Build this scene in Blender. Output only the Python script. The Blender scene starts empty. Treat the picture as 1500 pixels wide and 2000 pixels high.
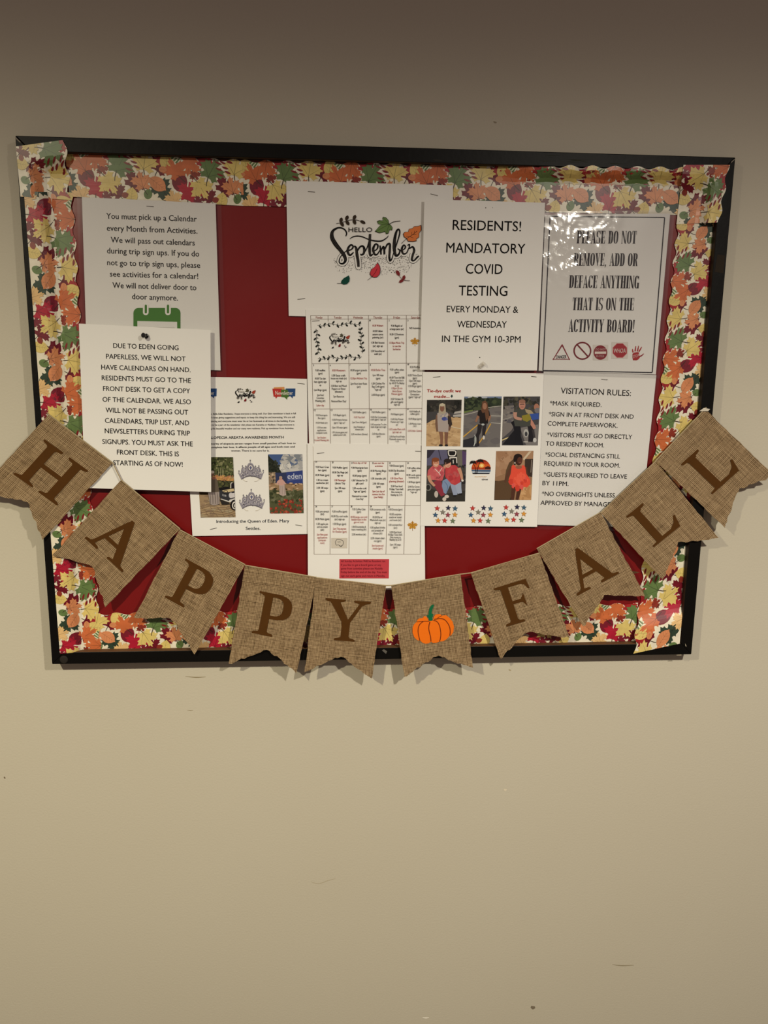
import bpy, bmesh, math, random
from mathutils import Vector, Matrix
from mathutils.geometry import tessellate_polygon

scene = bpy.context.scene
COL = scene.collection
random.seed(11)

# ------------------------------------------------------------------ camera
ZC = 1.50            # height of the middle of the board above the floor
FD = 0.028           # how far the frame stands off the wall
FPX = 1600.0         # focal length for a 1500 x 2000 picture
CAM = Vector((-0.10739, -1.47256 - FD, 0.1178 + ZC))
ROT = (1.37736, -0.01187, -0.07221)
cd = bpy.data.cameras.new('camera')
cd.sensor_fit = 'VERTICAL'
cd.sensor_height = 36.0
cd.lens = 36.0 * FPX / 2000.0
cd.clip_start = 0.01
cam = bpy.data.objects.new('camera', cd)
COL.objects.link(cam)
cam.location = CAM
cam.rotation_euler = ROT
scene.camera = cam

# ------------------------------------------------------------------ light and exposure
scene.view_settings.view_transform = 'Standard'
scene.view_settings.look = 'None'
scene.view_settings.exposure = 0.0
scene.view_settings.gamma = 1.0
scene.view_settings.use_curve_mapping = False
w = bpy.data.worlds.new('room_ambience')
scene.world = w
w.use_nodes = True
w.node_tree.nodes['Background'].inputs[0].default_value = (1.0, 0.76, 0.72, 1)
w.node_tree.nodes['Background'].inputs[1].default_value = 0.152

def downlight(name, loc, power, color, radius=0.035, size=168, blend=0.75):
    l = bpy.data.lights.new(name, 'SPOT')
    l.energy = power
    l.color = color
    l.shadow_soft_size = radius
    l.spot_size = math.radians(size)
    l.spot_blend = blend
    o = bpy.data.objects.new(name, l)
    COL.objects.link(o)
    o.location = loc
    return o
downlight('ceiling_downlight', (0.85, -1.72, ZC + 0.93), 160.0, (1.0, 0.93, 0.79))
downlight('ceiling_downlight', (-1.22, -1.72, ZC + 0.95), 162.0, (1.0, 0.92, 0.68))

# ------------------------------------------------------------------ materials
def lin(c):
    def f(v):
        v = v / 255.0
        return v / 12.92 if v <= 0.04045 else ((v + 0.055) / 1.055) ** 2.4
    return (f(c[0]), f(c[1]), f(c[2]), 1.0)

MATS = {}
def pmat(name, col, rough=0.6, spec=0.3, metal=0.0, coat=0.0):
    if name in MATS:
        return MATS[name]
    m = bpy.data.materials.new(name)
    m.use_nodes = True
    b = m.node_tree.nodes['Principled BSDF']
    b.inputs['Base Color'].default_value = lin(col)
    b.inputs['Roughness'].default_value = rough
    b.inputs['Specular IOR Level'].default_value = spec
    b.inputs['Metallic'].default_value = metal
    b.inputs['Coat Weight'].default_value = coat
    MATS[name] = m
    return m
def ink(c):
    return pmat('ink_%02x%02x%02x' % tuple(c), c, 0.75, 0.15)
def gloss_ink(c):
    """colours printed on the trim: a slightly glossy, faintly mottled print"""
    key = 'print_%02x%02x%02x' % tuple(c)
    if key in MATS:
        return MATS[key]
    m = pmat(key, c, 0.34, 0.5)
    nt = m.node_tree
    b = nt.nodes['Principled BSDF']
    tc = nt.nodes.new('ShaderNodeTexCoord')
    nz = nt.nodes.new('ShaderNodeTexNoise')
    nz.inputs['Scale'].default_value = 70
    nz.inputs['Detail'].default_value = 3
    mx = nt.nodes.new('ShaderNodeMix')
    mx.data_type = 'RGBA'
    a = lin(c)
    mx.inputs['A'].default_value = (a[0] * .72, a[1] * .72, a[2] * .72, 1)
    mx.inputs['B'].default_value = (min(1, a[0] * 1.22), min(1, a[1] * 1.22), min(1, a[2] * 1.22), 1)
    nt.links.new(tc.outputs['Object'], nz.inputs['Vector'])
    nt.links.new(nz.outputs['Fac'], mx.inputs['Factor'])
    nt.links.new(mx.outputs['Result'], b.inputs['Base Color'])
    return m
def noisy(name, c1, c2, scale, rough, bump, bscale, spec=0.3, detail=4):
    m = pmat(name, c1, rough, spec)
    nt = m.node_tree
    b = nt.nodes['Principled BSDF']
    tc = nt.nodes.new('ShaderNodeTexCoord')
    n1 = nt.nodes.new('ShaderNodeTexNoise')
    n1.inputs['Scale'].default_value = scale
    n1.inputs['Detail'].default_value = detail
    mx = nt.nodes.new('ShaderNodeMix')
    mx.data_type = 'RGBA'
    mx.inputs['A'].default_value = lin(c1)
    mx.inputs['B'].default_value = lin(c2)
    n2 = nt.nodes.new('ShaderNodeTexNoise')
    n2.inputs['Scale'].default_value = bscale
    n2.inputs['Detail'].default_value = 3
    bp = nt.nodes.new('ShaderNodeBump')
    bp.inputs['Strength'].default_value = 1.0
    bp.inputs['Distance'].default_value = bump
    L = nt.links.new
    L(tc.outputs['Object'], n1.inputs['Vector'])
    L(tc.outputs['Object'], n2.inputs['Vector'])
    L(n1.outputs['Fac'], mx.inputs['Factor'])
    L(mx.outputs['Result'], b.inputs['Base Color'])
    L(n2.outputs['Fac'], bp.inputs['Height'])
    L(bp.outputs['Normal'], b.inputs['Normal'])
    return m

M_WALL = noisy('wall_paint', (197, 189, 170), (201, 194, 176), 2.5, 0.55, 0.00025, 260, 0.25)
M_PAPER = noisy('white_paper', (236, 234, 230), (239, 237, 233), 20, 0.8, 0.00004, 300, 0.2)
M_RED = noisy('red_paper', (116, 16, 18), (124, 19, 20), 5, 0.30, 0.0012, 9, 0.5)
M_FRAME = noisy('black_frame_paint', (9, 8, 7), (14, 12, 10), 14, 0.42, 0.0002, 90, 0.16)
M_WOOD = noisy('raw_wood', (112, 76, 44), (70, 46, 28), 40, 0.7, 0.0003, 120)
M_STEEL = pmat('staple_steel', (120, 116, 110), 0.35, 0.5, 0.9)
M_BLACKPL = pmat('black_plastic', (20, 18, 18), 0.3, 0.5)
M_TWINE = noisy('twine', (190, 174, 140), (150, 130, 96), 300, 0.9, 0.0003, 900)
M_LETTER = noisy('brown_print', (84, 52, 18), (74, 45, 15), 60, 0.8, 0.0001, 400, 0.1)

def plastic_film(name, rough, fac):
    m = bpy.data.materials.new(name)
    m.use_nodes = True
    nt = m.node_tree
    nt.nodes.remove(nt.nodes['Principled BSDF'])
    out = nt.nodes['Material Output']
    tr = nt.nodes.new('ShaderNodeBsdfTransparent')
    tr.inputs[0].default_value = (0.95, 0.95, 0.95, 1)
    gl = nt.nodes.new('ShaderNodeBsdfGlossy')
    gl.inputs['Roughness'].default_value = rough
    gl.inputs['Color'].default_value = (1, 1, 1, 1)
    mx = nt.nodes.new('ShaderNodeMixShader')
    mx.inputs[0].default_value = fac
    nt.links.new(tr.outputs[0], mx.inputs[1])
    nt.links.new(gl.outputs[0], mx.inputs[2])
    nt.links.new(mx.outputs[0], out.inputs['Surface'])
    return m
M_FILM = plastic_film('clear_laminate', 0.16, 0.06)
M_FILM2 = plastic_film('wrinkled_laminate', 0.15, 0.13)
M_CLEAR = pmat('clear_pin_plastic', (226, 220, 206), 0.15, 0.5)
M_CLEAR.node_tree.nodes['Principled BSDF'].inputs['Alpha'].default_value = 0.45

def burlap():
    m = bpy.data.materials.new('burlap_weave')
    m.use_nodes = True
    nt = m.node_tree
    b = nt.nodes['Principled BSDF']
    b.inputs['Roughness'].default_value = 0.95
    b.inputs['Specular IOR Level'].default_value = 0.1
    L = nt.links.new
    uv = nt.nodes.new('ShaderNodeUVMap')
    uv.uv_map = 'UVMap'
    nz = nt.nodes.new('ShaderNodeTexNoise')
    nz.inputs['Scale'].default_value = 260
    nz.inputs['Detail'].default_value = 2
    mxv = nt.nodes.new('ShaderNodeVectorMath')
    mxv.operation = 'MULTIPLY_ADD'
    mxv.inputs[1].default_value = (0.0016, 0.0016, 0)
    L(uv.outputs[0], nz.inputs['Vector'])
    L(nz.outputs['Color'], mxv.inputs[0])
    L(uv.outputs[0], mxv.inputs[2])
    sp = nt.nodes.new('ShaderNodeSeparateXYZ')
    L(mxv.outputs[0], sp.inputs[0])
    def wave(sock, per):
        a = nt.nodes.new('ShaderNodeMath')
        a.operation = 'MULTIPLY'
        a.inputs[1].default_value = 2 * math.pi / per
        L(sock, a.inputs[0])
        s = nt.nodes.new('ShaderNodeMath')
        s.operation = 'SINE'
        L(a.outputs[0], s.inputs[0])
        return s.outputs[0]
    wx = wave(sp.outputs[0], 0.0027)
    wy = wave(sp.outputs[1], 0.0027)
    def streak(sx, sy):
        mp = nt.nodes.new('ShaderNodeMapping')
        mp.inputs['Scale'].default_value = (sx, sy, 1)
        L(uv.outputs[0], mp.inputs['Vector'])
        n = nt.nodes.new('ShaderNodeTexNoise')
        n.inputs['Scale'].default_value = 1
        n.inputs['Detail'].default_value = 2
        L(mp.outputs[0], n.inputs['Vector'])
        return n.outputs['Fac']
    sx = streak(420, 25)
    sy = streak(25, 420)
    def mth(op, a, bb):
        n = nt.nodes.new('ShaderNodeMath')
        n.operation = op
        for i, v in enumerate((a, bb)):
            if isinstance(v, (int, float)):
                n.inputs[i].default_value = v
            else:
                L(v, n.inputs[i])
        return n.outputs[0]
    h = mth('ADD', mth('MULTIPLY', mth('ADD', wx, wy), 0.16), 0.42)
    h = mth('ADD', h, mth('MULTIPLY', mth('SUBTRACT', mth('ADD', sx, sy), 1.0), 0.75))
    cr = nt.nodes.new('ShaderNodeValToRGB')
    cr.color_ramp.elements[0].position = 0.0
    cr.color_ramp.elements[0].color = lin((72, 56, 37))
    cr.color_ramp.elements[1].position = 0.85
    cr.color_ramp.elements[1].color = lin((184, 159, 124))
    e = cr.color_ramp.elements.new(0.4)
    e.color = lin((137, 113, 84))
    L(h, cr.inputs[0])
    L(cr.outputs[0], b.inputs['Base Color'])
    bp = nt.nodes.new('ShaderNodeBump')
    bp.inputs['Distance'].default_value = 0.0007
    bp.inputs['Strength'].default_value = 0.7
    L(h, bp.inputs['Height'])
    L(bp.outputs[0], b.inputs['Normal'])
    return m
M_BURLAP = burlap()

# ------------------------------------------------------------------ placing on the wall
RM = cam.rotation_euler.to_matrix()
def at(px, py, d):
    """the point d metres in front of the wall that the photograph shows at (px, py)"""
    v = RM @ Vector(((px - 750) / FPX, (1000 - py) / FPX, -1.0))
    k = (-d - CAM.y) / v.y
    return CAM + v * k

def homog(quad):
    """3x3 matrix taking the unit square (0,0),(1,0),(1,1),(0,1) to the quad"""
    (x0, y0), (x1, y1), (x2, y2), (x3, y3) = quad
    dx1, dx2, dx3 = x1 - x2, x3 - x2, x0 - x1 + x2 - x3
    dy1, dy2, dy3 = y1 - y2, y3 - y2, y0 - y1 + y2 - y3
    den = dx1 * dy2 - dx2 * dy1
    g = (dx3 * dy2 - dx2 * dy3) / den
    h = (dx1 * dy3 - dx3 * dy1) / den
    return Matrix(((x1 - x0 + g * x1, x3 - x0 + h * x3, x0),
                   (y1 - y0 + g * y1, y3 - y0 + h * y3, y0),
                   (g, h, 1.0)))
def happly(H, u, v):
    q = H @ Vector((u, v, 1.0))
    return (q.x / q.z, q.y / q.z)

class Surf:
    """a sheet in front of the wall: corners TL, TR, BR, BL and their stand-off"""
    def __init__(s, quad, depth, bulge=0.0):
        s.quad = quad
        s.H = homog(quad)
        s.Hi = s.H.inverted()
        s.d = depth if isinstance(depth, (tuple, list)) else (depth,) * 4
        s.b = bulge
    def duv(s, u, v):
        u = min(1, max(0, u)); v = min(1, max(0, v))
        a = s.d[0] * (1 - u) + s.d[1] * u
        b = s.d[3] * (1 - u) + s.d[2] * u
        return a * (1 - v) + b * v + s.b * 4 * u * (1 - u) * math.sin(math.pi * v)
    def uv(s, px, py):
        return happly(s.Hi, px, py)
    def pt(s, px, py, eps=0.0):
        u, v = s.uv(px, py)
        return at(px, py, s.duv(u, v) + eps)
    def puv(s, u, v, eps=0.0):
        p = happly(s.H, u, v)
        return at(p[0], p[1], s.duv(u, v) + eps)
    def up(s, px, py):
        u, v = s.uv(px, py)
        a = happly(s.H, u, v - 0.02)
        dx, dy = a[0] - px, a[1] - py
        n = math.hypot(dx, dy)
        return (dx / n, dy / n)

# ------------------------------------------------------------------ mesh helpers
def tag(o, label=None, cat=None, group=None, kind=None):
    if label: o['label'] = label
    if cat: o['category'] = cat
    if group: o['group'] = group
    if kind: o['kind'] = kind
    return o
def empty(name, loc, label, cat, group=None):
    o = bpy.data.objects.new(name, None)
    o.empty_display_size = 0.03
    COL.objects.link(o)
    o.location = loc
    return tag(o, label, cat, group)

def strike(s, vs, sx, sy, x0, W, a, dx, dy, ux, uy, k, q, shear, out):
    for x, y in vs:
        x, y = x + sx, y + sy
        t = (x - x0) / W + shear * y * k / q
        out.append(s.surf.pt(a[0] + dx * t + ux * y * k, a[1] + dy * t + uy * y * k, s.eps))

class PM:
    """collects flat shapes; each layer a hair above the one before"""
    def __init__(s, surf=None, eps=0.0004, step=0.000012):
        s.v = []; s.f = []; s.m = []; s.mats = []; s.surf = surf; s.eps = eps; s.step = step
    def mi(s, mat):
        if mat not in s.mats:
            s.mats.append(mat)
        return s.mats.index(mat)
    def raw(s, verts, faces, mat):
        b = len(s.v)
        s.v += [Vector(v) for v in verts]
        k = s.mi(mat)
        for f in faces:
            s.f.append([b + i for i in f]); s.m.append(k)
    def poly(s, pts, col, clip=None, adv=True, mat=None):
        if clip:
            pts = clip_poly(pts, clip)
        if len(pts) < 3:
            return
        mat = mat or ink(col)
        tris = tessellate_polygon([[Vector((x, y, 0)) for x, y in pts]])
        faces = []
        for t in tris:
            (ax, ay), (bx, by), (cx, cy) = (pts[i] for i in t)
            ar = (bx - ax) * (cy - ay) - (cx - ax) * (by - ay)
            if abs(ar) < 1e-9:
                continue
            faces.append(t if ar < 0 else (t[0], t[2], t[1]))
        s.raw([s.surf.pt(x, y, s.eps) for x, y in pts], faces, mat)
        if adv:
            s.eps += s.step
    def quad(s, a, b, c, d, col, **k):
        s.poly([a, b, c, d], col, **k)
    def ribbon(s, pts, w, col, smooth=True, clip=None, n=6, mat=None):
        """a stroke through pts; w a width or a list of widths"""
        ws = w if isinstance(w, (list, tuple)) else [w] * len(pts)
        if smooth and len(pts) > 2:
            pts, ws = catmull(pts, ws, n)
        L = []; R = []
        for i in range(len(pts)):
            a = pts[max(0, i - 1)]; b = pts[min(len(pts) - 1, i + 1)]
            dx, dy = b[0] - a[0], b[1] - a[1]
            q = math.hypot(dx, dy) or 1
            nx, ny = -dy / q * ws[i] / 2, dx / q * ws[i] / 2
            L.append((pts[i][0] + nx, pts[i][1] + ny)); R.append((pts[i][0] - nx, pts[i][1] - ny))
        for i in range(len(pts) - 1):
            s.poly([L[i], L[i + 1], R[i + 1], R[i]], col, clip=clip, adv=False, mat=mat)
        s.eps += s.step
    def line(s, a, b, w, col, clip=None, n=6):
        pts = [(a[0] + (b[0] - a[0]) * i / n, a[1] + (b[1] - a[1]) * i / n) for i in range(n + 1)]
        s.ribbon(pts, w, col, smooth=False, clip=clip)
    def ell(s, cx, cy, rx, ry, col, rot=0.0, n=20, clip=None, mat=None):
        c, q = math.cos(rot), math.sin(rot)
        s.poly([(cx + rx * math.cos(t) * c - ry * math.sin(t) * q, cy + rx * math.cos(t) * q + ry * math.sin(t) * c)
                for t in (2 * math.pi * i / n for i in range(n))], col, clip=clip, mat=mat)
    def ring(s, cx, cy, r, w, col, n=28):
        s.ribbon([(cx + r * math.cos(2 * math.pi * i / n), cy + r * math.sin(2 * math.pi * i / n)) for i in range(n + 1)], w, col, smooth=False)
    def text(s, body, a, b, h, col, bold=0.0, shear=0.0):
        """lettering on the baseline a-b with capitals h high"""
        vs, fs, x0, x1 = glyphs(body)
        dx, dy = b[0] - a[0], b[1] - a[1]
        ux, uy = s.surf.up((a[0] + b[0]) / 2, (a[1] + b[1]) / 2)
        W = x1 - x0
        k = h / 0.69
        q = math.hypot(dx, dy)
        out = []; allf = []
        b = max(0.0, bold)                 # heavier lettering: struck twice, a little apart
        for sx, sy in (((-b, -b * .6), (b, b * .6)) if b else ((0, 0),)):
            allf += [[i + len(out) for i in f] for f in fs]
            strike(s, vs, sx, sy, x0, W, a, dx, dy, ux, uy, k, q, shear, out)
        s.raw(out, allf, ink(col))
        s.eps += s.step
    def ctext(s, body, cx, y, cw, h, col, bold=0.0):
        w = len(body) * cw
        s.text(body, (cx - w / 2, y), (cx + w / 2, y), h, col, bold)
    def build(s, name, parent=None, smooth=False):
        loc = parent_origin(parent)
        me = bpy.data.meshes.new(name)
        me.from_pydata([v - loc for v in s.v], [], s.f)
        for m in s.mats:
            me.materials.append(m)
        me.polygons.foreach_set('material_index', s.m)
        if smooth:
            me.polygons.foreach_set('use_smooth', [True] * len(s.f))
        me.update()
        o = bpy.data.objects.new(name, me)
        COL.objects.link(o)
        if parent:
            o.parent = parent
        return o

def parent_origin(p):
    loc = Vector((0, 0, 0))
    while p:
        loc += p.location
        p = p.parent
    return loc

def catmull(pts, ws, n):
    P = [pts[0]] + list(pts) + [pts[-1]]
    Wd = [ws[0]] + list(ws) + [ws[-1]]
    out = []; ow = []
    for i in range(1, len(P) - 2):
        for j in range(n):
            t = j / n
            c = [0, 0]
            for k in (0, 1):
                p0, p1, p2, p3 = P[i - 1][k], P[i][k], P[i + 1][k], P[i + 2][k]
                c[k] = 0.5 * (2 * p1 + (p2 - p0) * t + (2 * p0 - 5 * p1 + 4 * p2 - p3) * t * t + (3 * p1 - p0 - 3 * p2 + p3) * t ** 3)
            out.append(tuple(c)); ow.append(Wd[i] * (1 - t) + Wd[i + 1] * t)
    out.append(tuple(pts[-1])); ow.append(ws[-1])
    return out, ow

def clip_poly(pts, clip):
    """Sutherland-Hodgman against a convex polygon"""
    ar = sum(clip[i][0] * clip[(i + 1) % len(clip)][1] - clip[(i + 1) % len(clip)][0] * clip[i][1] for i in range(len(clip)))
    sg = 1 if ar > 0 else -1
    out = list(pts)
    for i in range(len(clip)):
        a = clip[i]; b = clip[(i + 1) % len(clip)]
        src = out; out = []
        if not src:
            break
        def side(p):
            return sg * ((b[0] - a[0]) * (p[1] - a[1]) - (b[1] - a[1]) * (p[0] - a[0]))
        for j in range(len(src)):
            p, q = src[j - 1], src[j]
            sp, sq = side(p), side(q)
            if (sp >= 0) != (sq >= 0):
                t = sp / (sp - sq)
                out.append((p[0] + (q[0] - p[0]) * t, p[1] + (q[1] - p[1]) * t))
            if sq >= 0:
                out.append(q)
    return out

GLY = {}
_fc = bpy.data.curves.new('lettering_source', 'FONT')
_fo = bpy.data.objects.new('lettering_source', _fc)
def glyphs(body):
    key = body
    if key in GLY:
        return GLY[key]
    if _fo.name not in COL.objects:
        COL.objects.link(_fo)
    _fc.body = body
    _fc.resolution_u = 3 if len(body) < 30 else 2
    bpy.context.view_layer.update()
    me = bpy.data.meshes.new_from_object(_fo.evaluated_get(bpy.context.evaluated_depsgraph_get()))
    vs = [(v.co.x, v.co.y) for v in me.vertices]
    fs = []
    for p in me.polygons:
        f = list(p.vertices)
        (ax, ay), (bx, by), (cx, cy) = vs[f[0]], vs[f[1]], vs[f[2]]
        if (bx - ax) * (cy - ay) - (cx - ax) * (by - ay) < 0:
            f.reverse()
        fs.append(f)
    bpy.data.meshes.remove(me)
    xs = [v[0] for v in vs]
    r = (vs, fs, min(xs), max(xs))
    GLY[key] = r
    return r

def Z(x0, y0, k):
    """coordinates read off an enlarged crop of the photograph"""
    return lambda x, y: (x0 + x / k, y0 + y / k)

def sheet_mesh(name, surf, mat, parent, nu=10, nv=12, thick=0.00025, eps=0.0, uvs=False):
    pm = PM(surf)
    vs = []; fs = []
    for j in range(nv + 1):
        for i in range(nu + 1):
            vs.append(surf.puv(i / nu, j / nv, eps))
    W = nu + 1
    for j in range(nv):
        for i in range(nu):
            a = j * W + i
            fs.append((a, a + W, a + W + 1, a + 1))
    pm.raw(vs, fs, mat)
    o = pm.build(name, parent)
    if thick:
        md = o.modifiers.new('thickness', 'SOLIDIFY')
        md.thickness = thick
        md.offset = -1
    return o

def box_pm(pm, p0, p1, mat):
    (x0, y0, z0), (x1, y1, z1) = p0, p1
    v = [(x0, y0, z0), (x1, y0, z0), (x1, y0, z1), (x0, y0, z1), (x0, y1, z0), (x1, y1, z0), (x1, y1, z1), (x0, y1, z1)]
    pm.raw(v, [(0, 1, 2, 3), (5, 4, 7, 6), (4, 0, 3, 7), (1, 5, 6, 2), (3, 2, 6, 7), (4, 5, 1, 0)], mat)

def tube(pm, pts, r, mat, n=6, cap=True):
    rings = []
    for i, p in enumerate(pts):
        d = (pts[min(i + 1, len(pts) - 1)] - pts[max(i - 1, 0)]).normalized()
        a = d.cross(Vector((0, 1, 0.13))).normalized()
        b = d.cross(a)
        rr = r[i] if isinstance(r, (list, tuple)) else r
        rings.append([p + (a * math.cos(2 * math.pi * k / n) + b * math.sin(2 * math.pi * k / n)) * rr for k in range(n)])
    vs = [v for q in rings for v in q]
    fs = []
    for i in range(len(pts) - 1):
        for k in range(n):
            fs.append((i * n + k, i * n + (k + 1) % n, (i + 1) * n + (k + 1) % n, (i + 1) * n + k))
    if cap:
        fs.append(tuple(range(n - 1, -1, -1)))
        fs.append(tuple((len(pts) - 1) * n + k for k in range(n)))
    pm.raw(vs, fs, mat)
def lathe(pm, base, axis, prof, mat, n=16):
    """prof: (distance along axis, radius)"""
    pts = [base + axis * t for t, r in prof]
    a = axis.cross(Vector((0.2, 0.1, 1))).normalized()
    b = axis.cross(a)
    vs = []; fs = []
    for (t, r), p in zip(prof, pts):
        vs += [p + (a * math.cos(2 * math.pi * k / n) + b * math.sin(2 * math.pi * k / n)) * r for k in range(n)]
    for i in range(len(prof) - 1):
        for k in range(n):
            fs.append((i * n + k, i * n + (k + 1) % n, (i + 1) * n + (k + 1) % n, (i + 1) * n + k))
    fs.append(tuple(range(n - 1, -1, -1)))
    fs.append(tuple((len(prof) - 1) * n + k for k in range(n)))
    pm.raw(vs, fs, mat)

# ------------------------------------------------------------------ the wall
pm = PM()
box_pm(pm, (-3.0, 0.0, 0.0), (3.0, 0.12, 2.9), M_WALL)
wall = pm.build('wall_back')
tag(wall, 'plain taupe painted wall behind the bulletin board', 'wall', kind='structure')
pm = PM()
box_pm(pm, (-3.0, -4.0, -0.05), (3.0, -0.0005, 0.0), noisy('floor_carpet', (112, 104, 94), (98, 90, 82), 30, 0.95, 0.001, 400, 0.1))
tag(pm.build('floor'), 'plain dull taupe floor below the wall', 'floor', kind='structure')
WS = Surf([(0, 0), (1500, 0), (1500, 2000), (0, 2000)], 0.0)
def scuff(pts, wd, col, label=None):
    p = PM(WS, 0.0003)
    p.ribbon(pts, wd, col)
    o = p.build('scuff_mark', wall)
    return o
scuff([(1196, 1884), (1215, 1886), (1238, 1885)], [0.6, 1.6, 0.6], (150, 138, 112))
scuff([(362, 1321), (383, 1323), (402, 1322)], [0.6, 2.0, 0.6], (150, 136, 108))
scuff([(366, 1387), (372, 1388), (377, 1388)], [0.5, 1.6, 0.5], (160, 146, 118))
scuff([(607, 1722), (622, 1726), (640, 1720), (655, 1716)], [0.4, 1.0, 1.0, 0.4], (180, 168, 142))
scuff([(1037, 1966), (1041, 1968), (1045, 1967)], [3, 7, 3], (128, 116, 98))
scuff([(825, 1987), (832, 1988), (838, 1987)], [1, 3, 1], (240, 234, 220))
scuff([(984, 1542), (987, 1543), (990, 1542)], [1.5, 4, 1.5], (222, 210, 186))
scuff([(8, 1517), (9, 1519), (10, 1521)], [1, 3, 1], (120, 104, 84))
scuff([(994, 1307), (996, 1309), (998, 1309)], [1.5, 3, 1.5], (172, 158, 130))
scuff([(964, 237), (967, 239), (970, 239)], [1.5, 3.4, 1.5], (160, 148, 128))

# ------------------------------------------------------------------ the board
BW, BH, RAIL, BACK = 0.6096, 0.4572, 0.0235, 0.011
board = empty('bulletin_board', Vector((0, 0, ZC - BH)),
              'large black-framed bulletin board hung on the taupe wall', 'bulletin board')
def rail(pts_out, pts_in, inner_mat):
    """mitred frame rail: outer edge, inner edge, front at FD, back on the wall"""
    p = PM()
    (a, b), (c, d) = pts_out, pts_in
    f = [Vector((q[0], -FD, q[1])) for q in (a, b, d, c)]
    r = [Vector((q[0], -0.0005, q[1])) for q in (a, b, d, c)]
    vs = f + r
    p.raw(vs, [(0, 1, 2, 3), (7, 6, 5, 4), (0, 4, 5, 1), (1, 5, 6, 2), (3, 7, 4, 0)], M_FRAME)
    p.raw(vs, [(2, 6, 7, 3)], inner_mat)
    o = p.build('frame_rail', board)
    bm = bmesh.new()
    bm.from_mesh(o.data)
    bmesh.ops.remove_doubles(bm, verts=bm.verts, dist=1e-6)
    bmesh.ops.recalc_face_normals(bm, faces=bm.faces)
    bm.to_mesh(o.data)
    bm.free()
    md = o.modifiers.new('worn_edge', 'BEVEL')
    md.width = 0.0012
    md.segments = 2
    return o
T, B_ = ZC + BH, ZC - BH
O = {'tl': (-BW, T), 'tr': (BW, T), 'br': (BW, B_), 'bl': (-BW, B_)}
I = {'tl': (-BW + RAIL, T - RAIL), 'tr': (BW - RAIL, T - RAIL), 'br': (BW - RAIL, B_ + RAIL), 'bl': (-BW + RAIL, B_ + RAIL)}
M_INNER = noisy('inner_edge_paint', (52, 32, 20), (28, 20, 14), 30, 0.6, 0.0002, 90)
rail((O['tl'], O['tr']), (I['tl'], I['tr']), M_INNER)
rail((O['br'], O['bl']), (I['br'], I['bl']), M_WOOD)
rail((O['bl'], O['tl']), (I['bl'], I['tl']), M_INNER)
rail((O['tr'], O['br']), (I['tr'], I['br']), M_INNER)
pm = PM()
box_pm(pm, (-BW + 0.01, -BACK, B_ + 0.01), (BW - 0.01, -0.001, T - 0.01), M_WOOD)
pm.build('backing_panel', board)
FS = Surf([(0, 0), (1500, 0), (1500, 2000), (0, 2000)], FD)
def frame_mark(name, pts, col, label=None):
    p = PM(FS, 0.0002)
    p.poly(pts, col)
    o = p.build(name, board)
    if label:
        o['label'] = label
    return o
frame_mark('mitre_gap', [(30, 266), (33, 270), (41, 278), (38, 278), (31, 271)], (150, 142, 128))
frame_mark('mitre_gap', [(1438, 308), (1433, 314), (1427, 319), (1429, 315)], (150, 142, 128))
frame_mark('tape_patch', [(1401, 497), (1416, 499), (1413, 534), (1396, 531)], (44, 36, 28), 'dull brown tape on the frame')
frame_mark('paint_chip', [(746, 1270), (750, 1268), (756, 1272), (754, 1277), (749, 1273)], (96, 92, 86))
frame_mark('paint_chip', [(1338, 1257), (1339.5, 1259), (1341, 1263), (1339, 1262)], (170, 160, 140))
frame_mark('paint_chip', [(1321, 1279), (1331, 1278.5), (1331, 1280), (1322, 1280)], (178, 166, 140))
frame_mark('paint_chip', [(845, 311), (862, 312), (866, 315), (850, 315)], (50, 47, 42))
for i in range(16):   # scratches in the black paint of the top rail
    x = 1040 + random.random() * 150
    y = 302 + random.random() * 14 + (x - 1040) * 0.02
    frame_mark('scratch', [(x, y), (x + 12 + random.random() * 40, y + 1 + random.random()), (x + 10, y + 1.6)], (54, 56, 44)) if i < 9 else None
cap = PM()
c0 = at(125, 1288, FD)
lathe(cap, c0 + Vector((0, 0.0008, 0)), Vector((0, -1, 0)), [(0, 0.0075), (0.002, 0.0075), (0.0032, 0.006), (0.0036, 0.003)], pmat('dark_rubber', (40, 36, 32), 0.8, 0.2), 18)
cap.build('rubber_bumper', board)

# ------------------------------------------------------------------ red paper over the board
rs = Surf([(52, 300), (1406, 330), (1330, 1262), (113, 1272)], 0.0125)
x0, x1, z0, z1 = -BW + RAIL + .0015, BW - RAIL - .0015, B_ + RAIL + .0015, T - RAIL - .0015
pm = PM()
N, K = 56, 44
vs = []
for j in range(K + 1):
    for i in range(N + 1):
        x = x0 + (x1 - x0) * i / N; z = z1 + (z0 - z1) * j / K
        d = BACK + 0.0009 + 0.00035 * (math.sin(x * 31 + 3 * math.sin(z * 9)) + math.sin(z * 40 + x * 14))
        if x > 0.05 and z < ZC - 0.2:                      # creases low on the right
            d += 0.0006 * math.sin((z * 0.9 + x * 0.16) * 150)
        vs.append(Vector((x, -d, z)))
fs = [(j * (N + 1) + i, (j + 1) * (N + 1) + i, (j + 1) * (N + 1) + i + 1, j * (N + 1) + i + 1) for j in range(K) for i in range(N)]
pm.raw(vs, fs, M_RED)
redp = pm.build('backing_paper', board, smooth=True)
redp['label'] = 'glossy dark red paper covering'

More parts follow.
